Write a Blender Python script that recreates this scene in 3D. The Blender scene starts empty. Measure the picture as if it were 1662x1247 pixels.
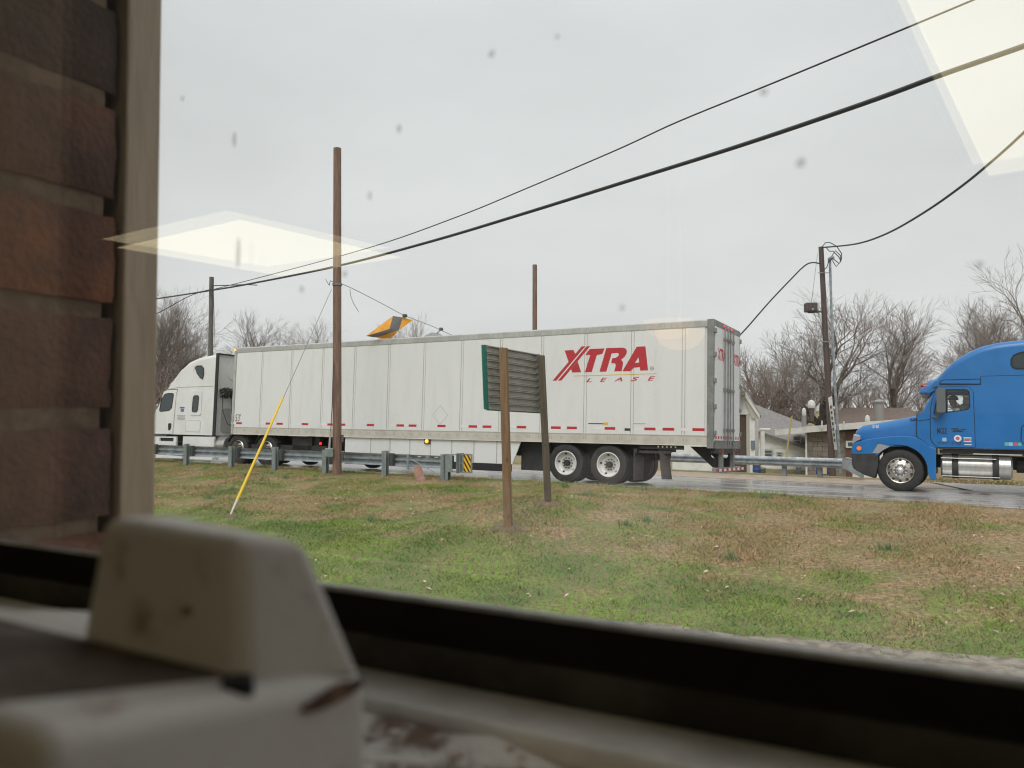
import bpy, math, random
import numpy as np
from mathutils import Vector, Matrix, noise
from mathutils.geometry import tessellate_polygon

random.seed(7); rng = np.random.default_rng(7)
R = math.radians
scene = bpy.context.scene
COL = scene.collection

# ------------------------------------------------------------------ camera
F, CX, CY = 1249.0, 831.0, 623.5          # focal length and centre of the photograph in its own pixels
PITCH = R(1.86)
EYE = 1.83
cd = bpy.data.cameras.new('camera'); cam = bpy.data.objects.new('camera', cd); COL.objects.link(cam)
cd.sensor_width = 36; cd.lens = F / 1662 * 36; cd.clip_start = 0.005; cd.clip_end = 3000
cam.location = (0, 0, EYE); cam.rotation_euler = (math.pi / 2 + PITCH, 0, 0)
cd.dof.use_dof = True; cd.dof.focus_distance = 17; cd.dof.aperture_fstop = 11.5
scene.camera = cam

# ------------------------------------------------------------------ sky, sun, exposure
world = bpy.data.worlds.new('World'); scene.world = world; world.use_nodes = True
wt = world.node_tree; wt.nodes.clear()
def wnode(t, **k):
    n = wt.nodes.new(t)
    for a, b in k.items(): setattr(n, a, b)
    return n
SUN_EL, SUN_AZ = R(52), R(200)            # high behind the building, diffused by the cloud
wo = wnode('ShaderNodeOutputWorld'); bg = wnode('ShaderNodeBackground')
sky = wnode('ShaderNodeTexSky', sky_type='NISHITA', sun_disc=False)
sky.sun_elevation = SUN_EL; sky.sun_rotation = SUN_AZ; sky.dust_density = 6; sky.air_density = 2
bw = wnode('ShaderNodeRGBToBW'); wt.links.new(sky.outputs[0], bw.inputs[0])
tc = wnode('ShaderNodeTexCoord'); sep = wnode('ShaderNodeSeparateXYZ'); wt.links.new(tc.outputs['Generated'], sep.inputs[0])
ramp = wnode('ShaderNodeValToRGB')        # overcast sky: even towards the horizon, brighter overhead
cr = ramp.color_ramp
cr.elements[0].position = 0.0; cr.elements[0].color = (.655, .675, .665, 1)
cr.elements[1].position = 1.0; cr.elements[1].color = (1.0, 1.0, 1.0, 1)
e = cr.elements.new(0.45); e.color = (.645, .672, .672, 1)
wt.links.new(sep.outputs['Z'], ramp.inputs[0])
nz = wnode('ShaderNodeTexNoise'); nz.inputs['Scale'].default_value = 2.2; nz.inputs['Detail'].default_value = 4
mp = wnode('ShaderNodeMapping'); mp.inputs['Scale'].default_value = (1, 1, 2.5)
wt.links.new(tc.outputs['Generated'], mp.inputs[0]); wt.links.new(mp.outputs[0], nz.inputs['Vector'])
mr = wnode('ShaderNodeMapRange'); mr.inputs[1].default_value = .3; mr.inputs[2].default_value = .7
mr.inputs[3].default_value = .90; mr.inputs[4].default_value = 1.05
wt.links.new(nz.outputs[0], mr.inputs[0])
mul = wnode('ShaderNodeMix', data_type='RGBA', blend_type='MULTIPLY'); mul.inputs[0].default_value = 1
wt.links.new(ramp.outputs[0], mul.inputs[6]); wt.links.new(mr.outputs[0], mul.inputs[7])
sc_ = wnode('ShaderNodeMath', operation='MULTIPLY'); sc_.inputs[1].default_value = .10
wt.links.new(bw.outputs[0], sc_.inputs[0])
mix = wnode('ShaderNodeMix', data_type='RGBA'); mix.inputs[0].default_value = .08
wt.links.new(mul.outputs[2], mix.inputs[6]); wt.links.new(sc_.outputs[0], mix.inputs[7])
wt.links.new(mix.outputs[2], bg.inputs[0]); bg.inputs[1].default_value = 1.0
wt.links.new(bg.outputs[0], wo.inputs[0])
sl = bpy.data.lights.new('sun', 'SUN'); sl.energy = 1.2; sl.angle = R(35); sl.color = (1, .98, .95)
so = bpy.data.objects.new('sun', sl); COL.objects.link(so)
sdir = Vector((math.sin(SUN_AZ) * math.cos(SUN_EL), math.cos(SUN_AZ) * math.cos(SUN_EL), math.sin(SUN_EL)))
so.rotation_euler = sdir.to_track_quat('Z', 'Y').to_euler(); so.location = (0, -20, 40)
vs = scene.view_settings
vs.view_transform = 'Standard'; vs.look = 'None'; vs.gamma = 1; vs.use_curve_mapping = False; vs.exposure = 0.43
scene.cycles.use_denoising = True; scene.cycles.filter_width = 1.15
scene.cycles.max_bounces = 5; scene.cycles.diffuse_bounces = 3; scene.cycles.glossy_bounces = 3; scene.cycles.transparent_max_bounces = 12
scene.cycles.sample_clamp_indirect = 6

# ------------------------------------------------------------------ frames of reference
# road frame: s runs to the right along the road, n away from the building
ROAD = math.atan2(-.5155, .857)
rv = Vector((math.cos(ROAD), math.sin(ROAD), 0)); nv = Vector((-math.sin(ROAD), math.cos(ROAD), 0))
FALL = .0524                                            # cross fall of the road
def W(s, n, z=0): return rv * s + nv * n + Vector((0, 0, z))
def ray(px, py):
    x = (px - CX) / F; y = -(py - CY) / F
    return Vector((x, math.cos(PITCH) - y * math.sin(PITCH), math.sin(PITCH) + y * math.cos(PITCH)))
def at(px, py, Y):
    d = ray(px, py); return d * (Y / d.y) + Vector((0, 0, EYE))
def SN(px, py, n):                                      # seen on the vertical plane at distance n: (s, z)
    d = ray(px, py); p = d * (n / d.dot(nv)); return p.dot(rv), p.z + EYE
SIGN2 = at(889, 803, 13.2)
def ground(s, n):
    P = [(-1e4, -.30), (0, -.29), (8.1, -.27), (8.4, -.23), (14.3, .05), (16.4, .05), (16.95, -.05), (17.1, -.06), (24.8, -.47), (25.0, -.43), (28, -.44), (34, -.95), (60, -1.1), (200, -1.3), (1e4, -1.5)]
    for (a, za), (b, zb) in zip(P, P[1:]):
        if n <= b:
            z = za + (zb - za) * (n - a) / (b - a); break
    if 8.2 < n < 17:
        z += .035 * noise.noise(Vector((s * .5, n * .5, 0))) * min(1, (n - 8.2)) * min(1, max(0, (16.9 - n)))
        d2 = (s - SIGN2.dot(rv)) ** 2 + (n - SIGN2.dot(nv)) ** 2
        z += .30 * math.exp(-d2 / 5.0) * min(1, (16.9 - n))
    return z
def ground_hit(px, py):
    d = ray(px, py); lo, hi = 1, 200
    for i in range(60):
        m = (lo + hi) / 2; p = d * m + Vector((0, 0, EYE))
        if p.z > ground(p.dot(rv), p.dot(nv)): lo = m
        else: hi = m
    return d * lo + Vector((0, 0, EYE))

# ------------------------------------------------------------------ materials
def new_mat(name):
    m = bpy.data.materials.new(name); m.use_nodes = True
    return m, m.node_tree, m.node_tree.nodes['Principled BSDF']
MATS = {}
def mat(name, c, rough=.5, metal=0, c2=None, scale=8, detail=4, stretch=(1, 1, 1), lo=.4, hi=.6, bump=0, bscale=None, spec=.5, emit=None, es=1, r2=None, coat=0, coords='Object'):
    if name in MATS: return MATS[name]
    m, t, b = new_mat(name); L = t.links.new
    b.inputs['Base Color'].default_value = (*c, 1); b.inputs['Roughness'].default_value = rough; b.inputs['Metallic'].default_value = metal
    b.inputs['Specular IOR Level'].default_value = spec; b.inputs['Coat Weight'].default_value = coat
    if emit: b.inputs['Emission Color'].default_value = (*emit, 1); b.inputs['Emission Strength'].default_value = es
    if c2 or bump or r2 is not None:
        tcn = t.nodes.new('ShaderNodeTexCoord'); mpn = t.nodes.new('ShaderNodeMapping'); mpn.inputs['Scale'].default_value = stretch
        if coords == 'World':
            g = t.nodes.new('ShaderNodeNewGeometry'); L(g.outputs['Position'], mpn.inputs[0])
        else: L(tcn.outputs[coords], mpn.inputs[0])
    if c2 or r2 is not None:
        n = t.nodes.new('ShaderNodeTexNoise'); n.inputs['Scale'].default_value = scale; n.inputs['Detail'].default_value = detail; n.inputs['Roughness'].default_value = .62
        L(mpn.outputs[0], n.inputs['Vector'])
        q = t.nodes.new('ShaderNodeMapRange'); q.inputs[1].default_value = lo; q.inputs[2].default_value = hi; q.interpolation_type = 'SMOOTHSTEP'
        L(n.outputs[0], q.inputs[0])
        if c2:
            x = t.nodes.new('ShaderNodeMix'); x.data_type = 'RGBA'; x.inputs[6].default_value = (*c, 1); x.inputs[7].default_value = (*c2, 1)
            L(q.outputs[0], x.inputs[0]); L(x.outputs[2], b.inputs['Base Color'])
        if r2 is not None:
            y = t.nodes.new('ShaderNodeMix'); y.inputs[2].default_value = rough; y.inputs[3].default_value = r2
            L(q.outputs[0], y.inputs[0]); L(y.outputs[0], b.inputs['Roughness'])
    if bump:
        n2 = t.nodes.new('ShaderNodeTexNoise'); n2.inputs['Scale'].default_value = bscale or scale * 4; n2.inputs['Detail'].default_value = 5
        L(mpn.outputs[0], n2.inputs['Vector'])
        bp = t.nodes.new('ShaderNodeBump'); bp.inputs['Strength'].default_value = bump; bp.inputs['Distance'].default_value = .02
        L(n2.outputs[0], bp.inputs['Height']); L(bp.outputs[0], b.inputs['Normal'])
    MATS[name] = m; return m
def glass(name, tint=(1, 1, 1), boost=1.0, film=0.0):
    # thin pane: clear, with Schlick reflection that is the same from either side
    m = bpy.data.materials.new(name); m.use_nodes = True; t = m.node_tree; t.nodes.clear(); L = t.links.new; N = t.nodes.new
    o = N('ShaderNodeOutputMaterial'); x = N('ShaderNodeMixShader'); tr = N('ShaderNodeBsdfTransparent'); g = N('ShaderNodeBsdfGlossy'); ge = N('ShaderNodeNewGeometry')
    tr.inputs[0].default_value = (*tint, 1); g.inputs['Roughness'].default_value = 0
    dt = N('ShaderNodeVectorMath'); dt.operation = 'DOT_PRODUCT'; L(ge.outputs['Incoming'], dt.inputs[0]); L(ge.outputs['Normal'], dt.inputs[1])
    def mth(op, a, b=None, c=None):
        n = N('ShaderNodeMath'); n.operation = op
        for i, v in enumerate((a, b, c)):
            if v is None: continue
            if isinstance(v, (int, float)): n.inputs[i].default_value = v
            else: L(v, n.inputs[i])
        return n.outputs[0]
    f = mth('MULTIPLY_ADD', mth('POWER', mth('SUBTRACT', 1, mth('ABSOLUTE', dt.outputs['Value'])), 5), .96 * boost, .04 * boost)
    L(f, x.inputs[0]); L(tr.outputs[0], x.inputs[1]); L(g.outputs[0], x.inputs[2]); 
    if film:                                          # thin film of dust and dried rain that scatters daylight
        tl = N('ShaderNodeBsdfTranslucent'); tl.inputs[0].default_value = (.9, .9, .88, 1); x2 = N('ShaderNodeMixShader')
        tcd = N('ShaderNodeTexCoord'); mpf = N('ShaderNodeMapping'); mpf.inputs['Scale'].default_value = (5, 5, 1.2); L(tcd.outputs['Object'], mpf.inputs[0])
        nf = N('ShaderNodeTexNoise'); nf.inputs['Scale'].default_value = 3; nf.inputs['Detail'].default_value = 5; L(mpf.outputs[0], nf.inputs['Vector'])
        L(mth('MULTIPLY', nf.outputs[0], 2 * film), x2.inputs[0]); L(x.outputs[0], x2.inputs[1]); L(tl.outputs[0], x2.inputs[2]); L(x2.outputs[0], o.inputs[0])
    else: L(x.outputs[0], o.inputs[0])
    MATS[name] = m; return m

# ------------------------------------------------------------------ mesh builder
class MB:
    def __init__(self): self.v = []; self.f = []
    def add(self, vs_, fs): 
        o = len(self.v); self.v += [tuple(p) for p in vs_]; self.f += [tuple(i + o for i in q) for q in fs]; return self
    def box(self, x0, x1, y0, y1, z0, z1):
        return self.add([(x0, y0, z0), (x1, y0, z0), (x1, y1, z0), (x0, y1, z0), (x0, y0, z1), (x1, y0, z1), (x1, y1, z1), (x0, y1, z1)],
                        [(0, 3, 2, 1), (4, 5, 6, 7), (0, 1, 5, 4), (1, 2, 6, 5), (2, 3, 7, 6), (3, 0, 4, 7)])
    def prism(self, poly, a0, a1, axis='y', holes=()):
        loops = [list(poly)] + [list(h) for h in holes]; flat = [p for l in loops for p in l]; n = len(flat)
        tris = tessellate_polygon([[Vector((p[0], p[1], 0)) for p in l] for l in loops])
        if axis == 'y': mk = lambda p, a: (p[0], a, p[1])
        elif axis == 'x': mk = lambda p, a: (a, p[0], p[1])
        else: mk = lambda p, a: (p[0], p[1], a)
        vs_ = [mk(p, a0) for p in flat] + [mk(p, a1) for p in flat]
        fs = [tuple(t) for t in tris] + [tuple(i + n for i in reversed(t)) for t in tris]
        o = 0
        for l in loops:
            k = len(l)
            fs += [(o + i, o + (i + 1) % k, n + o + (i + 1) % k, n + o + i) for i in range(k)]; o += k
        return self.add(vs_, fs)
    def tube(self, pts, r, k=6, caps=True):
        pts = [Vector(p) for p in pts]; rs = r if isinstance(r, (list, tuple)) else [r] * len(pts); vs_ = []; fs = []; prev = None
        for i, p in enumerate(pts):
            d = (pts[min(i + 1, len(pts) - 1)] - pts[max(i - 1, 0)]).normalized()
            a = d.cross(Vector((0, 0, 1)) if abs(d.z) < .9 else Vector((1, 0, 0))).normalized() if prev is None else (prev - d * prev.dot(d)).normalized()
            prev = a; b = d.cross(a)
            vs_ += [p + (a * math.cos(2 * math.pi * j / k) + b * math.sin(2 * math.pi * j / k)) * rs[i] for j in range(k)]
        for i in range(len(pts) - 1):
            fs += [(i * k + j, i * k + (j + 1) % k, (i + 1) * k + (j + 1) % k, (i + 1) * k + j) for j in range(k)]
        if caps: fs += [tuple(range(k - 1, -1, -1)), tuple((len(pts) - 1) * k + j for j in range(k))]
        return self.add(vs_, fs)
    def lathe(self, prof, c=(0, 0, 0), axis='y', k=28):
        vs_ = []; fs = []
        for r, h in prof:
            for j in range(k):
                a = 2 * math.pi * j / k; u, w = r * math.cos(a), r * math.sin(a)
                q = (u, h, w) if axis == 'y' else ((u, w, h) if axis == 'z' else (h, u, w))
                vs_.append((q[0] + c[0], q[1] + c[1], q[2] + c[2]))
        for i in range(len(prof) - 1):
            fs += [(i * k + j, i * k + (j + 1) % k, (i + 1) * k + (j + 1) % k, (i + 1) * k + j) for j in range(k)]
        return self.add(vs_, fs)
    def loft(self, rings, cap=True, closed=True):
        k = len(rings[0]); vs_ = [p for r_ in rings for p in r_]; fs = []
        for i in range(len(rings) - 1):
            fs += [(i * k + j, i * k + (j + 1) % k, (i + 1) * k + (j + 1) % k, (i + 1) * k + j) for j in range(k if closed else k - 1)]
        if cap: fs += [tuple(range(k - 1, -1, -1)), tuple((len(rings) - 1) * k + j for j in range(k))]
        return self.add(vs_, fs)
    def build(self, name, m, parent=None, smooth=False, bevel=0, segs=2, loc=None, rot=None):
        me = bpy.data.meshes.new(name); me.from_pydata(self.v, [], self.f); me.update()
        bpy_fix(me)
        if isinstance(m, str): m = MATS[m]
        me.materials.append(m)
        o = bpy.data.objects.new(name, me); COL.objects.link(o); o.parent = parent
        if loc is not None: o.location = loc
        if rot is not None: o.rotation_euler = rot
        if smooth:
            me.polygons.foreach_set('use_smooth', [True] * len(me.polygons))
            try: me.set_sharp_from_angle(angle=R(38))
            except Exception: pass
        if bevel:
            b = o.modifiers.new('bevel', 'BEVEL'); b.width = bevel; b.segments = segs; b.limit_method = 'ANGLE'; b.angle_limit = R(40)
        return o
import bmesh
def bpy_fix(me):
    if len(me.polygons) > 60000: return
    bm = bmesh.new(); bm.from_mesh(me); bmesh.ops.recalc_face_normals(bm, faces=bm.faces); bm.to_mesh(me); bm.free()
def empty(name, loc, rot=(0, 0, 0)):
    o = bpy.data.objects.new(name, None); COL.objects.link(o); o.location = loc; o.rotation_euler = rot; o.empty_display_size = .2; return o
def tag(o, label=None, cat=None, group=None, kind=None):
    if label: o['label'] = label
    if cat: o['category'] = cat
    if group: o['group'] = group
    if kind: o['kind'] = kind
    return o
def dup(o, parent=None, loc=None, rot=None):
    c = o.copy(); COL.objects.link(c); c.parent = parent
    if loc is not None: c.location = loc
    if rot is not None: c.rotation_euler = rot
    for ch in list(o.children): dup(ch, c)
    return c
def text_mesh(mb, body, x0, x1, z0, z1, y0, y1, shear=0, bold=0):
    cu = bpy.data.curves.new('txt', 'FONT'); cu.body = body; cu.shear = shear; cu.offset = bold; cu.extrude = .05; cu.resolution_u = 3
    ob = bpy.data.objects.new('txt', cu); COL.objects.link(ob); bpy.context.view_layer.update()
    me = bpy.data.meshes.new_from_object(ob); bpy.data.objects.remove(ob)
    xs = [v.co.x for v in me.vertices]; ys = [v.co.y for v in me.vertices]; a, b, c, d = min(xs), max(xs), min(ys), max(ys)
    mb.add([(x0 + (v.co.x - a) / (b - a) * (x1 - x0), y0 if v.co.z > 0 else y1, z0 + (v.co.y - c) / (d - c) * (z1 - z0)) for v in me.vertices], [tuple(p.vertices) for p in me.polygons])
    bpy.data.meshes.remove(me)
# ================================================================== the ground, the road
def patch_mat(name, leaf):
    m, t, b = new_mat(name); L = t.links.new; N = t.nodes.new
    g = N('ShaderNodeNewGeometry')
    def nz_(scale, lo, hi, seed=0.0, det=3):
        mp_ = N('ShaderNodeMapping'); mp_.inputs['Location'].default_value = (seed, seed * 2, 0); mp_.inputs['Scale'].default_value = (1, 1, 0)
        L(g.outputs['Position'], mp_.inputs[0])
        n = N('ShaderNodeTexNoise'); n.inputs['Scale'].default_value = scale; n.inputs['Detail'].default_value = det; L(mp_.outputs[0], n.inputs['Vector'])
        q = N('ShaderNodeMapRange'); q.inputs[1].default_value = lo; q.inputs[2].default_value = hi; q.interpolation_type = 'SMOOTHSTEP'; L(n.outputs[0], q.inputs[0]); return q.outputs[0]
    def mixc(f, a, c):
        x = N('ShaderNodeMix'); x.data_type = 'RGBA'
        for i, v in ((6, a), (7, c)):
            if isinstance(v, tuple): x.inputs[i].default_value = (*v, 1)
            else: L(v, x.inputs[i])
        if isinstance(f, float): x.inputs[0].default_value = f
        else: L(f, x.inputs[0])
        return x.outputs[2]
    green = mixc(nz_(.9, .35, .65, 3), (.105, .225, .042), (.190, .320, .045))
    straw = mixc(nz_(1.7, .35, .65, 9), (.46, .305, .185), (.37, .285, .155))
    dn = N('ShaderNodeVectorMath'); dn.operation = 'DOT_PRODUCT'; L(g.outputs['Position'], dn.inputs[0]); dn.inputs[1].default_value = nv
    wet = N('ShaderNodeMapRange'); wet.inputs[1].default_value = 7.5; wet.inputs[2].default_value = 10.6; wet.inputs[3].default_value = .19; wet.inputs[4].default_value = 0; L(dn.outputs['Value'], wet.inputs[0])
    mpd = N('ShaderNodeMapping'); mpd.inputs['Location'].default_value = (21, 42, 0); mpd.inputs['Scale'].default_value = (1, 1, 0); L(g.outputs['Position'], mpd.inputs[0])
    nd = N('ShaderNodeTexNoise'); nd.inputs['Scale'].default_value = .7; nd.inputs['Detail'].default_value = 10; nd.inputs['Roughness'].default_value = .78; L(mpd.outputs[0], nd.inputs['Vector'])
    sb_ = N('ShaderNodeMath'); sb_.operation = 'SUBTRACT'; L(nd.outputs[0], sb_.inputs[0]); L(wet.outputs[0], sb_.inputs[1])
    ds = N('ShaderNodeVectorMath'); ds.operation = 'DOT_PRODUCT'; L(g.outputs['Position'], ds.inputs[0]); ds.inputs[1].default_value = rv
    dry = N('ShaderNodeMapRange'); dry.inputs[1].default_value = -7; dry.inputs[2].default_value = 0; dry.inputs[3].default_value = .015; dry.inputs[4].default_value = .075; L(ds.outputs['Value'], dry.inputs[0])
    ad0 = N('ShaderNodeMath'); ad0.operation = 'ADD'; L(sb_.outputs[0], ad0.inputs[0]); L(dry.outputs[0], ad0.inputs[1]); sb_ = ad0
    qd = N('ShaderNodeMapRange'); qd.inputs[1].default_value = .39; qd.inputs[2].default_value = .60; qd.interpolation_type = 'SMOOTHSTEP'; L(sb_.outputs[0], qd.inputs[0]); dead = qd.outputs[0]
    if leaf:
        at_ = N('ShaderNodeAttribute'); at_.attribute_name = 'rnd'
        ad = N('ShaderNodeMath'); ad.operation = 'MULTIPLY_ADD'; L(at_.outputs['Fac'], ad.inputs[0]); ad.inputs[1].default_value = .9; ad.inputs[2].default_value = -.45
        a2 = N('ShaderNodeMath'); a2.operation = 'ADD'; a2.use_clamp = True; L(ad.outputs[0], a2.inputs[0]); L(dead, a2.inputs[1]); dead = a2.outputs[0]
    c = mixc(dead, green, straw)
    if leaf:
        c = mixc(.05, c, (.28, .24, .12))
        br = N('ShaderNodeMapRange'); br.inputs[3].default_value = .55; br.inputs[4].default_value = 1.35; fr_ = N('ShaderNodeMath'); fr_.operation = 'FRACT'; m7 = N('ShaderNodeMath'); m7.operation = 'MULTIPLY'; m7.inputs[1].default_value = 7.31; L(at_.outputs['Fac'], m7.inputs[0]); L(m7.outputs[0], fr_.inputs[0]); L(fr_.outputs[0], br.inputs[0])
        sc2_ = N('ShaderNodeVectorMath'); sc2_.operation = 'SCALE'; L(c, sc2_.inputs[0]); L(br.outputs[0], sc2_.inputs['Scale']); c = sc2_.outputs[0]
        b.inputs['Subsurface Weight'].default_value = 0
    else:
        c = mixc(nz_(14, .35, .62, 2, 6), c, (.20, .155, .09))
    L(c, b.inputs['Base Color']); b.inputs['Roughness'].default_value = .8; b.inputs['Specular IOR Level'].default_value = .2
    if not leaf:
        n2 = N('ShaderNodeTexNoise'); n2.inputs['Scale'].default_value = 30; n2.inputs['Detail'].default_value = 6; L(g.outputs['Position'], n2.inputs['Vector'])
        bp = N('ShaderNodeBump'); bp.inputs['Strength'].default_value = .9; bp.inputs['Distance'].default_value = .03; L(n2.outputs[0], bp.inputs['Height']); L(bp.outputs[0], b.inputs['Normal'])
    MATS[name] = m; return m
patch_mat('lawn_soil', False); patch_mat('grass_blade', True)
mat('gravel', (.33, .295, .24), .9, c2=(.15, .13, .108), scale=9, detail=9, lo=.36, hi=.68, bump=.9, bscale=70, coords='World')
mat('asphalt', (.29, .28, .268), .14, c2=(.37, .355, .34), scale=.8, detail=6, stretch=(.28, 1.3, 1), lo=.36, hi=.66, r2=.34, bump=.03, bscale=50, coords='Object', spec=.8)
mat('shoulder', (.42, .34, .26), .6, c2=(.33, .27, .20), scale=3, detail=6, bump=.4, bscale=40, r2=.45, coords='World')
mat('concrete_wet', (.42, .40, .37), .25, c2=(.34, .32, .30), scale=2, r2=.5, bump=.1, bscale=50, coords='World')
mat('road_paint', (.62, .60, .56), .3, c2=(.45, .44, .41), scale=6, lo=.45, hi=.6, coords='World')

ns = [-400, -100, -30, -6, 0, 2, 4, 6, 7.5, 8.1, 8.25, 8.4] + [8.4 + .4 * i for i in range(1, 21)] + [16.6, 16.8, 16.95, 17.1, 19, 22, 24.8, 25, 26, 28, 31, 34, 45, 60, 110, 200, 500, 1500]
ss = [-1500, -500, -150, -80] + [-60 + 2 * i for i in range(12)] + [-36 + .6 * i for i in range(75)] + [10, 14, 20, 30, 60, 150, 500, 1500]
ss = sorted(set(round(x, 3) for x in ss))
g = MB(); k = len(ss)
g.add([W(s, n, ground(s, n)) for n in ns for s in ss], [(i * k + j, i * k + j + 1, (i + 1) * k + j + 1, (i + 1) * k + j) for i in range(len(ns) - 1) for j in range(k - 1)])
tag(g.build('ground', 'lawn_soil', smooth=True), kind='structure')
# gravel drive beside the building, ragged towards the lawn
g = MB(); pts = []
for i in range(120):
    s = -30 + i * .42; e_ = max(3.2, min(9, 7.72 + .2 * s)) + .16 * noise.noise(Vector((s * 1.3, 3, 0))) + .08 * noise.noise(Vector((s * 5, 7, 0)))
    pts.append((s, e_))
vs_ = []; 
for s, e_ in pts: vs_ += [W(s, n_, ground(s, n_) + h_) for n_, h_ in ((.6, .014), (min(2, e_ - .5), .014), (min(4, e_ - .4), .014), (min(6, e_ - .3), .012), (e_ - .2, .012), (e_, .006))]
g.add(vs_, [(i * 6 + j, (i + 1) * 6 + j, (i + 1) * 6 + j + 1, i * 6 + j + 1) for i in range(119) for j in range(5)])
tag(g.build('path', 'gravel', smooth=True), kind='structure')
def strip(name, m, n0, n1, s0=-300, s1=300, dz=0.0, step=None, parent=None):
    q = MB(); zf = lambda n: -FALL * (n - 17) + dz
    q.add([(s0, n0, zf(n0)), (s1, n0, zf(n0)), (s1, n1, zf(n1)), (s0, n1, zf(n1)), (s0, n0, zf(n0) - .1), (s1, n0, zf(n0) - .1), (s1, n1, zf(n1) - .1), (s0, n1, zf(n1) - .1)],
          [(0, 1, 2, 3), (4, 7, 6, 5), (0, 4, 5, 1), (2, 6, 7, 3)])
    return q.build(name, m, parent, rot=(0, 0, ROAD))
road = tag(strip('road', 'asphalt', 16.98, 24.85), kind='structure')
tag(strip('road_edge_line', 'road_paint', 17.10, 17.2, dz=.004), kind='structure')
tag(strip('road_far_edge_line', 'road_paint', 24.35, 24.5, dz=.004), kind='structure')
q = MB(); q.add([W(s, n, z) for n, z in ((24.83, -.405), (25.1, -.40), (27.0, -.425), (27.3, -.46)) for s in (-80, 1.5, 120)], [(i * 3 + j, i * 3 + j + 1, (i + 1) * 3 + j + 1, (i + 1) * 3 + j) for i in range(3) for j in range(2)])
tag(q.build('road_shoulder', 'shoulder'), kind='structure')
q = MB(); q.add([(0, 24.0, -FALL * 7 + .004), (40, 24.0, -FALL * 7 + .004), (40, 26.8, -.395), (-1.2, 26.8, -.395)], [(0, 1, 2, 3)])
tag(q.build('driveway_apron', 'concrete_wet', rot=(0, 0, ROAD)), kind='structure')

# grass: blades as real geometry, denser clumps and bare patches
def grass_patch(name, s0, s1, n0, n1, count, h0, h1, label, wid=.011):
    S = rng.uniform(s0, s1, count); Nn = rng.uniform(n0, n1, count)
    X = S * rv.x + Nn * nv.x; Y = S * rv.y + Nn * nv.y
    keep = (Y > 2) & (np.abs(X) < .78 * Y + 1.0) & (Nn > 7.64 + .2 * S + .12 * np.sin(S * 3.1) + .08 * np.sin(S * 11))
    S, Nn, X, Y = S[keep], Nn[keep], X[keep], Y[keep]
    cl = np.array([noise.noise(Vector((a * .9, b * .9, 5))) + .5 * noise.noise(Vector((a * 3.1, b * 3.1, 1))) for a, b in zip(S, Nn)])
    keep = rng.uniform(-.9, .5, len(S)) < cl
    S, Nn, X, Y, cl = S[keep], Nn[keep], X[keep], Y[keep], cl[keep]
    Z = np.array([ground(a, b) for a, b in zip(S, Nn)]) - .005
    n = len(S); a = rng.uniform(0, 2 * np.pi, n); h = (h0 + (h1 - h0) * rng.random(n) ** 2) * (1 + .5 * cl); w = wid * rng.uniform(.6, 1.4, n); lean = h * rng.uniform(.4, 1.9, n); la = rng.uniform(0, 2 * np.pi, n)
    V = np.empty((n, 3, 3)); dx, dy = np.cos(a) * w / 2, np.sin(a) * w / 2
    V[:, 0] = np.stack([X - dx, Y - dy, Z], 1); V[:, 1] = np.stack([X + dx, Y + dy, Z], 1); V[:, 2] = np.stack([X + np.cos(la) * lean, Y + np.sin(la) * lean, Z + h], 1)
    me = bpy.data.meshes.new(name); me.vertices.add(n * 3); me.vertices.foreach_set('co', V.ravel())
    me.loops.add(n * 3); me.loops.foreach_set('vertex_index', np.arange(n * 3)); me.polygons.add(n); me.polygons.foreach_set('loop_start', np.arange(0, n * 3, 3)); me.update(calc_edges=True)
    at_ = me.attributes.new('rnd', 'FLOAT', 'POINT'); at_.data.foreach_set('value', np.repeat(rng.random(n), 3).astype(np.float32))
    me.materials.append(MATS['grass_blade']); o = bpy.data.objects.new(name, me); COL.objects.link(o)
    return tag(o, label, 'grass', kind='stuff')
grass_patch('grass', -26, 8, 4.5, 16.9, 1500000, .012, .052, 'short winter grass, green and straw coloured, on the roadside bank')
grass_patch('grass', -2, 14, 26.6, 33, 26000, .04, .16, 'rough grass strip behind the far guardrail', .03)
grass_patch('grass', -26, 8, 16.3, 17.0, 30000, .04, .13, 'longer grass fringe along the near edge of the road', .012)
# taller tufts
mat('leaf_dry', (.44, .30, .19), .7, c2=(.62, .52, .38), scale=3, coords='World')
q = MB()
for i in range(520):
    s = random.uniform(-16, 4); n = max(8.3 + .2 * s, 6.5) + 7.5 * random.random() ** 1.6
    p = W(s, n, ground(s, n) + random.uniform(.015, .05)); L_ = random.uniform(.018, .042); a = random.uniform(0, 6.28); tl = random.uniform(-.5, .5)
    u = Vector((math.cos(a), math.sin(a), tl)); w = Vector((-math.sin(a), math.cos(a), random.uniform(-.5, .5)))
    q.add([p - u * L_, p - w * L_ * .45 + Vector((0, 0, .008)), p + u * L_, p + w * L_ * .45 + Vector((0, 0, .01))], [(0, 1, 2), (0, 2, 3)])
tag(q.build('fallen_leaves', 'leaf_dry'), 'dry tan leaves scattered over the roadside grass', 'leaves', kind='stuff')
q = MB()
for i in range(22):
    s = random.uniform(-20, 3.5); n = random.uniform(9.2, 16); z = ground(s, n)
    for j in range(70):
        a = random.uniform(0, 6.28); rr = random.gauss(0, .07); h = random.uniform(.06, .17); c = W(s + rr * math.cos(a) * 1.4, n + rr * math.sin(a), z - .01); d = Vector((math.cos(a * 3), math.sin(a * 3), 0))
        q.add([c - d * .007, c + d * .007, c + Vector((math.cos(a), math.sin(a), 0)) * h * .5 + Vector((0, 0, h))], [(0, 1, 2)])
mat('tuft', (.14, .22, .10), .7, c2=(.19, .27, .12), scale=1, coords='World')
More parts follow.
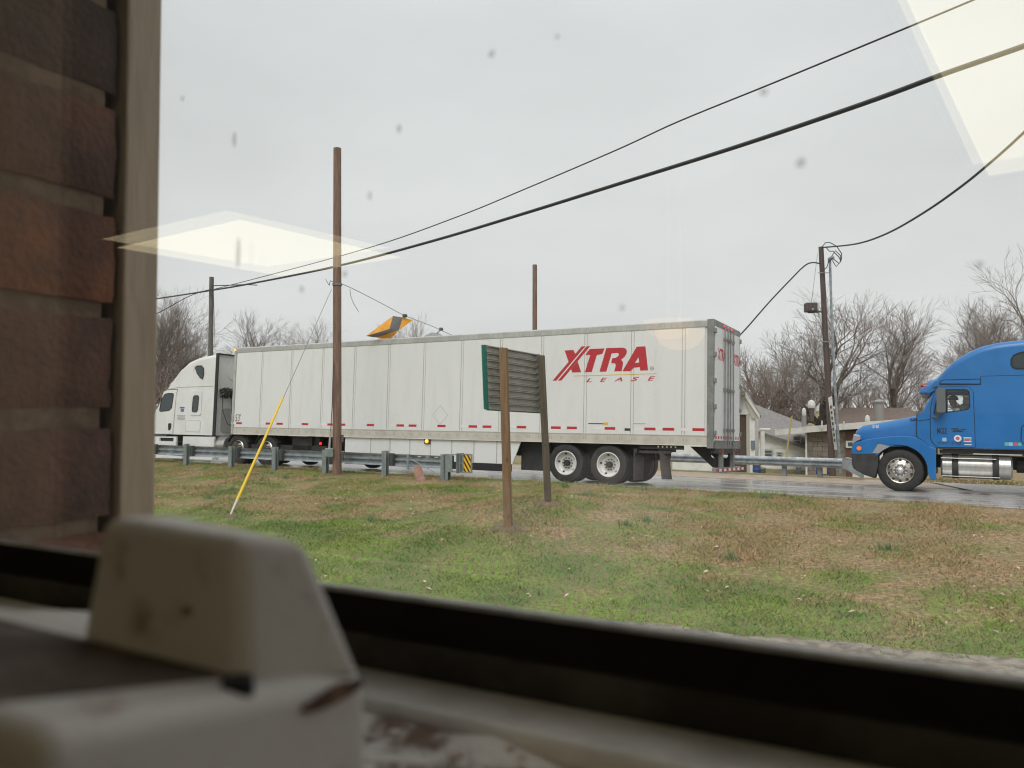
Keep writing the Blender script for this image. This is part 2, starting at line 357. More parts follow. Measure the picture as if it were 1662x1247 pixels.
tag(q.build('grass', 'tuft'), 'taller dark green tufts of wild onion grass on the bank', 'grass', kind='stuff')

# ================================================================== guardrails
mat('galv', (.42, .46, .48), .38, .5, c2=(.24, .27, .29), scale=5, lo=.3, hi=.7, r2=.6, bump=.05)
mat('galv_post', (.30, .34, .34), .6, .3, c2=(.20, .235, .23), scale=6, stretch=(1, 1, .4), lo=.3, hi=.7)
mat('block_out', (.075, .08, .08), .7)
mat('bolt', (.4, .4, .4), .4, .8)
def w_beam(mb, s0, s1, n, z0, face):           # z0: bottom; face -1 = traffic face towards the viewer
    H = .31; d = .08
    prof = [(0, 0), (.02, .035), (d, .075), (d, .105), (.015, .145), (.015, .165), (d, .205), (d, .235), (.02, .275), (0, .31)]
    out = [(n + face * a, z0 + b) for a, b in prof]; inn = [(n + face * (a - .006), z0 + b) for a, b in reversed(prof)]
    ring = out + inn
    mb.loft([[(s0, a, b) for a, b in ring], [(s1, a, b) for a, b in ring]])
NR = 15.75
g0 = empty('guardrail', W(0, 0, 0), (0, 0, ROAD))
tag(g0, 'galvanised guardrail on steel posts in front of the white semi truck', 'guardrail')
pxs = [299, 372, 443, 525, 622, 718]
ps = [SN(x, 740, NR - .1)[0] for x in pxs]
ps = [ps[0] - 5.7, ps[0] - 3.8, ps[0] - 1.9] + ps
rz = .33
for i, (a, b) in enumerate(zip(ps, ps[1:])):
    mb = MB(); w_beam(mb, a - (.0 if i else 3), b - .004, NR + .14, rz, 1); mb.build('rail', 'galv', g0)
def post(mb, s, n, zb, zt, w=.15, d=.12, t=.012):   # steel I section
    mb.box(s - w / 2, s + w / 2, n - d / 2, n - d / 2 + t, zb, zt).box(s - w / 2, s + w / 2, n + d / 2 - t, n + d / 2, zb, zt).box(s - t / 2, s + t / 2, n - d / 2 + t, n + d / 2 - t, zb, zt)
for i, s in enumerate(ps):
    mb = MB(); post(mb, s, NR - .02, -.15, .71 + .02 * math.sin(i * 3)); o = mb.build('post', 'galv_post', g0)
    MB().box(s + .05, s + .19, NR + .045, NR + .135, .33, .66).build('block', 'block_out', g0)
    for z in (.42, .56): MB().lathe([(0, -.012), (.016, -.012), (.016, .004), (0, .004)], (s + .03, NR - .082, z), k=8).build('bolt', 'bolt', o)
e = ps[-1]
# end terminal: slotted rail, cable anchor, impact head with striped marker plate
mb = MB(); post(mb, e + .09, NR - .02, -.15, .70, .13); mb.build('post', 'galv_post', g0)
mb = MB(); mb.box(e + .16, e + .30, NR - .10, NR - .085, .26, .70).box(e + .16, e + .44, NR - .085, NR + .16, .685, .70).box(e + .16, e + .44, NR - .085, NR + .16, .26, .275).box(e + .43, e + .445, NR - .12, NR + .2, .24, .73)
mb.build('terminal_head', 'galv_post', g0)
mb = MB(); 
mb.box(e + .45, e + .475, NR - .02, NR + .0, .26, .72).box(e + .455, e + .84, NR - .02, NR + .0, .70, .725).box(e + .455, e + .84, NR - .02, NR + .0, .25, .275).box(e + .475, e + .56, NR - .018, NR + .0, .475, .5).box(e + .80, e + .84, NR - .02, NR + .0, .275, .70).box(e + .555, e + .585, NR - .02, NR + .0, .275, .70)
mb.build('face_frame', 'galv_post', g0)
mat('marker_yellow', (.85, .50, .02), .4); mat('marker_black', (.035, .02, .015), .5)
mk = MB().box(e + .585, e + .80, NR - .012, NR - .004, .275, .70).build('marker_plate', 'marker_yellow', g0)
a0, a1, b0, b1 = e + .587, e + .798, .277, .698
for c in (-.02, .15, .32, .49, -.19):       # diagonal dark bands, clipped to the plate
    poly = []
    for t in range(13):
        x = a0 + (a1 - a0) * t / 12; z = b1 - c - (x - a0) * 1.5 + .02; poly.append((x, z))
    lo = [(x, min(b1, max(b0, z - .075))) for x, z in poly]; hi = [(x, min(b1, max(b0, z))) for x, z in poly]
    if max(h[1] - l[1] for h, l in zip(hi, lo)) < .01: continue
    mb = MB(); vs_ = []
    for l, h in zip(lo, hi): vs_ += [(l[0], NR - .0135, l[1]), (h[0], NR - .0135, h[1])]
    mb.add(vs_, [(2 * i, 2 * i + 2, 2 * i + 3, 2 * i + 1) for i in range(12) if hi[i][1] - lo[i][1] > .001 or hi[i + 1][1] - lo[i + 1][1] > .001])
    mb.build('stripe', 'marker_black', mk)
MB().box(ps[-2] + .7, ps[-2] + .76, NR - .0, NR + .02, .28, .66).build('rail_bracket', 'galv', g0)
MB().tube([(ps[-2] + .85, NR + .03, .52), (e + .1, NR - .05, .08)], .012).build('anchor_cable', 'galv', g0)
for i in range(4): MB().box(ps[-2] + .95 + i * .27, ps[-2] + 1.07 + i * .27, NR + .135, NR + .1395, .585, .605).build('slot', 'road_paint', g0)
mat('board', (.30, .17, .12), .8, c2=(.22, .12, .085), scale=5, stretch=(1, 1, 4))
sb, nb = ps[-2] + 1.25, NR - .25
mb = MB(); mb.loft([[(sb - .22, nb + .12, .36), (sb - .02, nb + .14, .40), (sb - .02, nb + .16, .40), (sb - .22, nb + .14, .36)], [(sb + .2, nb - .3, .02), (sb + .46, nb - .25, .04), (sb + .46, nb - .23, .04), (sb + .2, nb - .28, .02)]])
tag(mb.build('leaning_board', 'board', rot=(0, 0, ROAD)), 'reddish brown board leaning against the near guardrail end', 'board')

g1 = empty('guardrail', W(0, 0, 0), (0, 0, ROAD)); tag(g1, 'far side guardrail running behind the trailer rear towards the blue truck', 'guardrail')
NF = 27.1; fz = -.43
fp = [SN(x, 740, NF)[0] for x in (1082, 1173, 1272, 1330)]
fp = [fp[0] - 7.6, fp[0] - 3.8] + fp
for i, (a, b) in enumerate(zip(fp, fp[1:])):
    mb = MB(); w_beam(mb, a, b - .004, NF - .12, fz + .34, -1); mb.build('rail', 'galv', g1)
for i, s in enumerate(fp):
    mb = MB(); post(mb, s, NF + .08, fz - .1, fz + .62); mb.build('post', 'galv_post', g1)
    MB().box(s - .07, s + .07, NF - .1, NF + .015, fz + .34, fz + .62).build('block', 'block_out', g1)
a, b = fp[-1], SN(1368, 740, NF)[0]
mb = MB(); w_beam(mb, a, b, NF - .12, fz + .34, -1); mb.build('rail', 'galv', g1)
mb = MB(); c = SN(1402, 740, NF)[0]
mb.loft([[(b, NF - .2, fz + .34), (b, NF - .03, fz + .34), (b, NF - .03, fz + .66), (b, NF - .2, fz + .66)], [(b + .12, NF - .26, fz + .3), (b + .12, NF, fz + .3), (b + .12, NF, fz + .70), (b + .12, NF - .26, fz + .70)], [(c, NF - .3, fz + .05), (c, NF, fz + .05), (c, NF, fz + .60), (c, NF - .3, fz + .60)]])
mb.build('terminal_head', 'galv', g1, bevel=.01)

# ================================================================== poles and wires
mat('pole_wood', (.25, .155, .11), .8, c2=(.16, .10, .075), scale=7, stretch=(3, 3, .25), lo=.35, hi=.65, bump=.4, bscale=14)
mat('pole_dark', (.13, .095, .082), .85, c2=(.085, .064, .058), scale=7, stretch=(3, 3, .25), lo=.35, hi=.65, bump=.4, bscale=14)
mat('wire', (.025, .025, .028), .55); mat('steel_wire', (.22, .22, .22), .45, .6); mat('pole_grey', (.16, .14, .125), .85, c2=(.11, .10, .09), scale=7, stretch=(3, 3, .25))
def pole(name, b, t, r0, r1, m, label, k=14):
    e_ = empty(name, b); d = t - b; mb = MB(); pts = [d * (i / 8) for i in range(9)]
    pts[0] = d * (-.03)
    mb.tube(pts, [r0 + (r1 - r0) * i / 8 for i in range(9)], k); mb.build('shaft', m, e_, smooth=True)
    return tag(e_, label, 'pole')
p1 = ground_hit(547, 772); 
P1 = pole('utility_pole', p1, at(547.5, 241, p1.y), .122, .105, 'pole_wood', 'tall brown wooden pole with no arms standing at the near guardrail')
Y1 = p1.y
def rel(o, p): return Vector(p) - o.location
mb = MB(); mb.lathe([(.125, -.03), (.135, -.03), (.135, .03), (.125, .03)], rel(P1, at(547.5, 462, Y1)), 'z', 14); mb.build('clamp_band', 'steel_wire', P1)
mb = MB(); c = rel(P1, at(541, 458, Y1 - .12)); mb.tube([c, c + Vector((-.07, -.05, .03)), c + Vector((-.1, -.05, -.1))], .012); mb.tube([c + Vector((-.1, -.05, -.1)), c + Vector((-.2, -.05, .07))], .008); mb.build('hook', 'steel_wire', P1)
for y in (712, 742): MB().box(-.03, .03, -.04, .04, -.1, .1).build('bracket', 'block_out', P1, loc=rel(P1, at(555.5, y, Y1 - .03)))
mat('conduit', (.45, .44, .43), .45, .3)
mb = MB(); mb.tube([rel(P1, at(x, y, Y1 - .14)) for x, y in ((541, 590), (539, 660), (536.5, 705))], .012); mb.build('riser_wire', 'pole_dark', P1)
mb = MB(); mb.tube([rel(P1, at(536.5, 700, Y1 - .14)), rel(P1, at(534.5, 728, Y1 - .14))], .03, 8); mb.build('riser_pipe', 'conduit', P1)
MB().box(-.12, .1, -.05, .05, -.12, .12).build('meter_box', 'galv_post', P1, loc=rel(P1, at(535, 735, Y1 - .16)), bevel=.02)
MB().box(-.08, .08, -.05, .05, -.2, .2).build('control_box', 'block_out', P1, loc=rel(P1, at(539, 742, Y1 + .14)), bevel=.02)
# guy wire with its yellow guard
ga = ground_hit(373, 838); gt = at(538, 470, Y1 - .3)
gw = empty('guy_wire', ga); tag(gw, 'guy wire with a yellow plastic guard slanting down into the grass', 'guy wire')
D = gt - ga; mat('guard_yellow', (.80, .52, .03), .45); mat('guard_white', (.6, .58, .52), .5, .3)
f1 = .50
def on_line(px):      # fraction along the wire seen at column px
    lo, hi = 0, 1
    for i in range(40):
        m_ = (lo + hi) / 2; p = ga + D * m_
        if p.x / p.y * F * 1.0 + CX < px: lo = m_
        else: hi = m_
    return lo
fa, fb = on_line(387), on_line(459)
MB().tube([Vector((0, 0, -.05)), D], .007, 5).build('cable', 'steel_wire', gw)
MB().tube([D * fa, D * ((fa + fb) / 2), D * fb], [.027, .026, .024], 10).build('guard', 'guard_yellow', gw, smooth=True)
MB().tube([D * 0, D * fa], [.016, .026], 8).build('anchor_rod', 'guard_white', gw)
P2 = pole('utility_pole', at(340, 720, 33), at(343.5, 450, 33), .115, .095, 'pole_grey', 'thin dark pole behind the white cab carrying the overhead cables')
P3 = pole('utility_pole', at(868, 720, 30), at(868, 430, 30), .105, .09, 'pole_wood', 'bare brown pole top rising behind the middle of the white trailer')
mb = MB(); c = rel(P2, at(344, 464, 32.9)); mb.tube([c, rel(P2, at(378, 463, 32.0)), rel(P2, at(396, 462, 31.5)), rel(P2, at(417, 463, 30))], .02); mb.build('bracket_arm', 'wire', P2)
mb = MB(); mb.tube([rel(P2, at(346.5, 466, 32.9)), rel(P2, at(349, 560, 32.9))], .012, 5); mb.build('down_wire', 'steel_wire', P2)
def yl(px, px0=343, y0=32.5, px1=1662, y1=9.1): t = (px - px0) / (px1 - px0); return 1 / (1 / y0 + (1 / y1 - 1 / y0) * t)
def wire(pts, r, m, label, group=None, k=6, name='overhead_cable', sub=6):
    P = [Vector(p) for p in pts]; Q = []
    for i in range(len(P) - 1):       # smooth interpolation
        a = P[max(i - 1, 0)]; b = P[i]; c = P[i + 1]; d = P[min(i + 2, len(P) - 1)]
        for j in range(sub):
            t = j / sub; Q.append(.5 * ((2 * b) + (c - a) * t + (2 * a - 5 * b + 4 * c - d) * t * t + (3 * b - a - 3 * c + d) * t ** 3))
    Q.append(P[-1]); o = MB().tube(Q, r, k).build(name, m, smooth=True)
    return tag(o, label, 'cable', group)
mb = [(150, 500), (255, 485), (343, 471.5), (410, 460), (548, 432), (700, 392), (850, 347), (1000, 300), (1200, 237), (1400, 169), (1530, 121), (1662, 75), (1900, -10)]
wire([at(x, y, yl(max(x, 100))) for x, y in mb], .034, 'wire', 'thick black cable bundle crossing the whole sky above the trailer')
mb = [(330, 474), (430, 448.5), (600, 402), (740, 353), (850, 308), (1000, 244), (1100, 198), (1250, 137), (1400, 75), (1580, 0), (1800, -95)]
wire([at(x, y, yl(x) + .05) for x, y in mb], .013, 'wire', 'thin black wire running above the thick cable bundle')
wire([at(x, y, Y) for x, y, Y in ((180, 545, 40), (255, 509, 36), (307, 481, 33.6), (345, 469, 32.6))], .016, 'wire', 'thin dark wire dropping left from the pole behind the white cab')
# span wire over the road with the wrecked warning panel lying on the trailer roof
sp = [at(552, 460, Y1), at(575, 470, Y1 + .6), at(620, 493, Y1 + 1.9), at(656, 512, 23.0), at(700, 529, 23.3), at(716, 536.5, 23.5), at(740, 547, 24.2)]
wire(sp, .009, 'steel_wire', 'thin span wire sagging from the brown pole onto the trailer roof', name='span_wire')
mb = MB(); c = at(568, 469, Y1 + .4)
mb.tube([c, at(569, 480, Y1 + .4), at(574, 493, Y1 + .4), at(582, 506, Y1 + .4)], .008, 5)
tag(mb.build('loose_wire', 'steel_wire'), 'short loose wire end dangling beside the brown pole', 'wire')
mat('sign_orange', (.78, .34, .02), .35, c2=(.62, .27, .02), scale=3); mat('sign_grey', (.12, .115, .115), .35); mat('sign_back', (.42, .42, .40), .4, .5)
Z1 = lambda x, y: (520 + x / 7.555, 440 + y / 7.555)
sg = empty('warning_panel', at(620, 549, 22.9)); tag(sg, 'crumpled orange and dark grey striped warning panel lying on the trailer roof', 'sign')
def plate(pts, Ys, m, name, par, th=.015):
    P = [rel(sg, at(*Z1(*p), Y)) for p, Y in zip(pts, Ys)]; n = len(P); back = Vector((.1, 1, .1)).normalized() * th
    tr = tessellate_polygon([[Vector((p.x, p.z, 0)) for p in P]])
    q = MB(); q.add(P + [p + back for p in P], [tuple(t) for t in tr] + [tuple(i + n for i in t) for t in tr] + [(i, (i + 1) % n, (i + 1) % n + n, i + n) for i in range(n)]); return q.build(name, m, par)
plate([(560, 797), (890, 552), (848, 712)], [22.6, 22.9, 22.55], 'sign_orange', 'panel_face', sg)
plate([(890, 552), (1010, 570), (965, 722), (845, 745), (848, 712)], [22.9, 23.0, 22.75, 22.55, 22.55], 'sign_grey', 'stripe', sg)
plate([(1010, 570), (1138, 602), (965, 722)], [23.0, 23.2, 22.75], 'sign_orange', 'panel_face', sg)
plate([(560, 797), (848, 712), (845, 745), (965, 722), (690, 815), (640, 812)], [22.6, 22.55, 22.55, 22.75, 22.6, 22.6], 'sign_grey', 'stripe', sg)
plate([(690, 815), (965, 722), (930, 765), (860, 830), (720, 832)], [22.6, 22.75, 22.8, 22.75, 22.6], 'sign_orange', 'panel_face', sg)
q = MB(); 
q.lathe([(0, -.08), (.05, -.06), (.06, 0), (.05, .06), (0, .08)], rel(sg, at(*Z1(1036, 550), 23.0)), 'x', 10); q.build('hanger_clamp', 'block_out', sg, smooth=True)
s2 = empty('warning_panel', at(704, 545, 23.9)); tag(s2, 'pale back of a second panel just showing above the trailer roof', 'sign')
Pp = [at(*Z1(*p), 24.2) - s2.location for p in ((1270, 800), (1360, 755), (1450, 760), (1500, 790), (1500, 830), (1270, 830))]
q = MB(); q.add(Pp + [p + Vector((0, .02, 0)) for p in Pp], [tuple(range(6)), tuple(range(11, 5, -1))] + [(i, (i + 1) % 6, (i + 1) % 6 + 6, i + 6) for i in range(6)]); q.build('panel_face', 'sign_back', s2)
q = MB(); q.lathe([(0, -.07), (.05, -.05), (.055, 0), (.05, .05), (0, .07)], at(*Z1(1480, 715), 23.6) - s2.location, 'x', 10).tube([at(*Z1(1470, 725), 23.6) - s2.location, at(*Z1(1430, 765), 24) - s2.location], .015); q.build('hanger_clamp', 'block_out', s2, smooth=True)

# right-hand service pole
YR = 27.0
PR = pole('service_pole', at(1351, 766, YR), at(1332.5, 401, YR), .115, .085, 'pole_dark', 'leaning dark wooden service pole with a floodlight and conduit')
q = lambda *p: rel(PR, at(*p))
MB().tube([q(1363.5, 768, YR - .2), q(1356, 640, YR - .2), q(1350, 520, YR - .2), q(1347, 422, YR - .2)], [.055, .045, .042, .042], 10).build('conduit', 'galv', PR, smooth=True)
MB().tube([q(1346, 425, YR - .2), q(1346.5, 421, YR - .25), q(1350, 419, YR - .3), q(1353, 419, YR - .35)], [.05, .07, .07, .06], 10).build('weatherhead', 'galv_post', PR, smooth=True)
m = MB()
for pts in [((1352, 420), (1362, 428), (1366, 420), (1366, 412), (1358, 400), (1347, 394), (1340, 394), (1334, 401)), ((1350, 416), (1356, 407), (1364, 415), (1365, 424), (1357, 433), (1351, 423)), ((1341, 402), (1346, 408), (1352, 408), (1362, 418), (1365, 425)), ((1334, 441), (1342, 434), (1345, 424))]:
    m.tube([q(x, y, YR - .25) for x, y in pts], .016, 5)
m.build('service_loop', 'wire', PR)
for y in (443, 555): MB().tube([q(1327, y, YR - .1), q(1349, y, YR - .2)], .015, 5).build('strap', 'galv_post', PR)
MB().tube([q(1334, 506, YR), q(1312, 507.5, YR - .3)], .03, 8).build('lamp_arm', 'block_out', PR)
fl = MB().box(-.19, .19, -.16, .16, -.02, .30).build('floodlight', 'pole_dark', PR, bevel=.03, loc=q(1316, 506, YR - .3))
mat('lamp_lens', (.35, .33, .30), .3); MB().box(-.14, .14, -.175, -.163, .02, .1).build('lens', 'block_out', fl); MB().lathe([(0, -.2), (.035, -.19), (.045, -.17), (.03, -.16)], (0, 0, .06), k=10).build('sensor', 'lamp_lens', fl)
MB().tube([q(1317, 490, YR - .3), q(1327, 412, YR - .1)], .007, 4).build('down_wire', 'steel_wire', PR)
mat('white_paint', (.72, .71, .67), .6, c2=(.62, .61, .57), scale=4)
bo = MB(); bo.loft([[q(x, y, Y) for x, y, Y in ((1344, 646, YR - .12), (1350, 643, YR - .25), (1350.5, 643, YR - .2), (1344.5, 646, YR - .07))], [q(x, y, Y) for x, y, Y in ((1354, 730, YR - .12), (1358.5, 730, YR - .25), (1359, 730, YR - .2), (1354.5, 730, YR - .07))]])
bd = bo.build('sign_board', 'white_paint', PR)
for i in range(7):
    x, y = 1348.6 + i * 1.0, 661 + i * 9; MB().box(-.03, .03, -.004, .004, -.055, .055).build('faded_mark', 'block_out', bd, loc=q(x, y, YR - .27))
wire([at(x, y, Y) for x, y, Y in ((1180, 562, 24.5), (1205, 540, 25), (1250, 489, 26), (1288, 449, 26.5), (1302, 435, 26.7), (1312, 428, 26.8), (1322, 426.5, 26.9), (1334, 429, 27))], .024, 'wire', 'thick wavy cable sloping from the dark service pole down behind the trailer')
wire([at(x, y, Y) for x, y, Y in ((1334, 402, 27), (1390, 396, 24), (1440, 379, 21), (1500, 345, 18), (1560, 303, 16), (1610, 262, 14.5), (1662, 215, 13.2), (1760, 120, 11))], .026, 'wire', 'twisted black cable rising right from the top of the dark service pole')

# ================================================================== road sign seen from behind
mat('post_wood', (.26, .155, .075), .75, c2=(.17, .10, .055), scale=9, stretch=(3, 3, .2), lo=.3, hi=.7, bump=.3, bscale=16)
mat('post_wood_old', (.15, .12, .08), .8, c2=(.095, .08, .058), scale=9, stretch=(3, 3, .2), lo=.3, hi=.7, bump=.3, bscale=16)
mat('sign_alu', (.40, .39, .35), .55, .15, c2=(.28, .265, .23), scale=5, stretch=(1, 1, 3), lo=.3, hi=.75)
mat('sign_green', (.0, .165, .115), .4); mat('channel', (.30, .30, .29), .4, .6)
b1 = ground_hit(825, 857); b2 = SIGN2
rs = empty('road_sign', b1); tag(rs, 'green road sign seen from behind on two wooden posts in the grass', 'road sign')
rq = lambda x, y, Y: at(x, y, Y) - b1
def squarepost(bx, tx, Yb, Yt, w, d, m, base):
    b_ = base - b1; t_ = rq(tx[0], tx[1], Yt); mb = MB(); rings = []
    a = R(-20); u = Vector((math.cos(a), math.sin(a), 0)); v = Vector((-math.sin(a), math.cos(a), 0))
    for t in (-.04, 1): 
        p = b_ + (t_ - b_) * t; rings.append([p + u * (i * w / 2) + v * (j * d / 2) for i, j in ((-1, -1), (1, -1), (1, 1), (-1, 1))])
    mb.loft(rings); return mb.build('post', m, rs, bevel=.006)
Yp = b1.y
po1 = squarepost(825, (817, 565), Yp, Yp + .02, .115, .10, 'post_wood', b1)
po2 = squarepost(889, (878.5, 577), SIGN2.y, SIGN2.y, .10, .10, 'post_wood_old', b2)
for po, x0, y0, Yq in ((po1, 822.5, 745, Yp), (po1, 825, 838, Yp), (po2, 885, 722, SIGN2.y), (po2, 887, 794, SIGN2.y)):
    MB().lathe([(0, -.01), (.014, -.01), (.014, .004), (0, .004)], rq(x0, y0, Yq - .065), k=8).build('hole', 'block_out', po)
Ya, Yb = Yp - .12 + .22, SIGN2.y + .14
A0, A1, B0, B1 = rq(790, 561, Ya), rq(794, 665, Ya), rq(873, 576, Yb), rq(878, 670, Yb)
def bil(u, v): return (A0 * (1 - v) + A1 * v) * (1 - u) + (B0 * (1 - v) + B1 * v) * u
nrm = (B0 - A0).cross(A1 - A0).normalized(); nrm = nrm if nrm.y > 0 else -nrm
for i in range(9):                       # extruded aluminium planks stacked to make the sign
    v0, v1 = i / 9 + .003, (i + 1) / 9 - .003; mb = MB()
    P = [bil(0, v0), bil(1, v0), bil(1, v1), bil(0, v1)]; mb.add(P + [p + nrm * .02 for p in P], [(0, 1, 2, 3), (7, 6, 5, 4), (0, 4, 5, 1), (1, 5, 6, 2), (2, 6, 7, 3), (3, 7, 4, 0)])
    for v in ((v0 + .001, v0 + .014), (v1 - .012, v1 - .001)):
        P = [bil(0.002, v[0]), bil(.998, v[0]), bil(.998, v[1]), bil(0.002, v[1])]; mb.add([p - nrm * .045 for p in P] + P, [(0, 1, 2, 3), (7, 6, 5, 4), (0, 4, 5, 1), (1, 5, 6, 2), (2, 6, 7, 3), (3, 7, 4, 0)])
    mb.build('panel_plank', 'sign_alu', rs)
P = [bil(-.02, -.012), bil(1.004, -.012), bil(1.004, 1.012), bil(-.02, 1.012)]
MB().add([p + nrm * .022 for p in P] + [p + nrm * .034 for p in P], [(0, 1, 2, 3), (7, 6, 5, 4), (0, 4, 5, 1), (1, 5, 6, 2), (2, 6, 7, 3), (3, 7, 4, 0)]).build('sign_face', 'sign_green', rs)
P = [bil(-.075, .0), bil(-.004, .0), bil(-.004, 1.0), bil(-.075, 1.0)]
MB().add([p + nrm * .004 for p in P] + [p + nrm * .02 for p in P], [(0, 1, 2, 3), (7, 6, 5, 4), (0, 4, 5, 1), (1, 5, 6, 2), (2, 6, 7, 3), (3, 7, 4, 0)]).build('green_edge', 'sign_green', rs)
for u in (.2, .93):
    P = [bil(u, .0), bil(u + .03, .0), bil(u + .03, 1.0), bil(u, 1.0)]
    MB().add([p - nrm * .075 for p in P] + [p - nrm * .047 for p in P], [(0, 1, 2, 3), (7, 6, 5, 4), (0, 4, 5, 1), (1, 5, 6, 2), (2, 6, 7, 3), (3, 7, 4, 0)]).build('mounting_channel', 'channel', rs)

# bare soil worn around the post feet
mat('soil', (.21, .14, .095), .95, c2=(.13, .085, .06), scale=14, bump=.5, bscale=60, coords='World')
for (p, r_), lab in zip(((b1, .26), (b2, .24), (p1, .34), (ga, .16)), ('bare soil around the front wooden sign post', 'bare soil around the rear wooden sign post', 'bare soil around the tall brown pole', 'bare soil at the yellow guy wire anchor')):
    m = MB(); rings = []; s_, n_ = p.dot(rv), p.dot(nv)
    for f_, h_ in ((0.02, .035), (.35, .03), (.65, .018), (1, -.01)):
        rings.append([W(s_ + 1.3 * r_ * f_ * math.cos(6.283 * j / 20) * (1 + .35 * noise.noise(Vector((j * .8, s_, 0)))), n_ + r_ * f_ * math.sin(6.283 * j / 20) * (1 + .35 * noise.noise(Vector((j * .8, n_, 5)))), 0) for j in range(20)])
        for q_ in rings[-1]: q_.z = ground(q_.dot(rv), q_.dot(nv)) + h_ + (.008 * noise.noise(q_ * 15) if f_ < 1 else 0)
    m.loft(rings, cap=False); tag(m.build('soil_patch', 'soil', smooth=True), lab, 'soil', kind='stuff')
# ================================================================== vehicles
mat('trailer_white', (.745, .75, .735), .38, c2=(.69, .69, .67), scale=1.6, detail=7, stretch=(2.5, 1, .35), lo=.42, hi=.78, bump=.02, bscale=.9)
mat('trailer_seam', (.36, .35, .33), .5, c2=(.50, .49, .46), scale=30, lo=.4, hi=.6)
mat('rail_cream', (.60, .57, .50), .5, .1, c2=(.50, .47, .41), scale=2.5, lo=.35, hi=.7)
mat('rail_top', (.50, .50, .47), .45, .3, c2=(.42, .42, .40), scale=3)
mat('corner_grey', (.30, .30, .29), .5, .5, c2=(.23, .23, .22), scale=3)
mat('rubber', (.022, .022, .023), .7, c2=(.032, .031, .030), scale=10, bump=.1, bscale=60)
mat('rim_white', (.74, .73, .70), .4, c2=(.60, .58, .53), scale=9, lo=.5, hi=.75); mat('rim_alloy', (.62, .58, .53), .22, .9, c2=(.42, .38, .33), scale=7); mat('hub_dark', (.05, .05, .05), .5, .4); mat('chrome', (.75, .75, .76), .12, 1)
mat('chassis', (.028, .028, .029), .65, c2=(.045, .042, .04), scale=4); mat('flap', (.06, .05, .048), .7, c2=(.085, .07, .065), scale=5)
mat('red_tape', (.50, .02, .03), .35); mat('white_tape', (.78, .77, .76), .3); mat('logo_red', (.48, .025, .035), .4); mat('logo_yellow', (.72, .46, .05), .4); mat('print_black', (.03, .03, .03), .5)
mat('amber_lit', (.9, .35, .02), .3, emit=(1, .42, .05), es=1.6); mat('red_lit', (.7, .02, .02), .3, emit=(1, .03, .03), es=1.2); mat('red_lens', (.35, .01, .015), .25)
mat('cab_white', (.76, .76, .74), .28, c2=(.70, .70, .67), scale=1.2, coat=.5); mat('cab_grey', (.42, .42, .40), .5, c2=(.34, .34, .32), scale=2); mat('dark_window', (.03, .045, .045), .08, spec=.6); mat('seal', (.018, .018, .02), .6)
mat('cab_blue', (.013, .148, .41), .34, c2=(.016, .165, .45), scale=1.5, coat=.3); mat('tank_alu', (.62, .61, .58), .30, .75, c2=(.50, .49, .46), scale=3, stretch=(4, 1, 1), lo=.3, hi=.7); mat('patch_grey', (.36, .37, .40), .35, .3)
mat('orange_lens', (.75, .17, .02), .25, emit=(1, .25, .03), es=.25); mat('decal_white', (.75, .73, .72), .4); mat('decal_pale', (.30, .52, .72), .4); mat('decal_green', (.12, .45, .33), .4); mat('decal_red', (.50, .12, .16), .4); mat('mirror_grey', (.13, .14, .135), .5); mat('cab_inside', (.16, .16, .165), .8)
glass('cab_glass', (.93, .96, .95)); mat('tread', (.62, .62, .60), .4, .4)

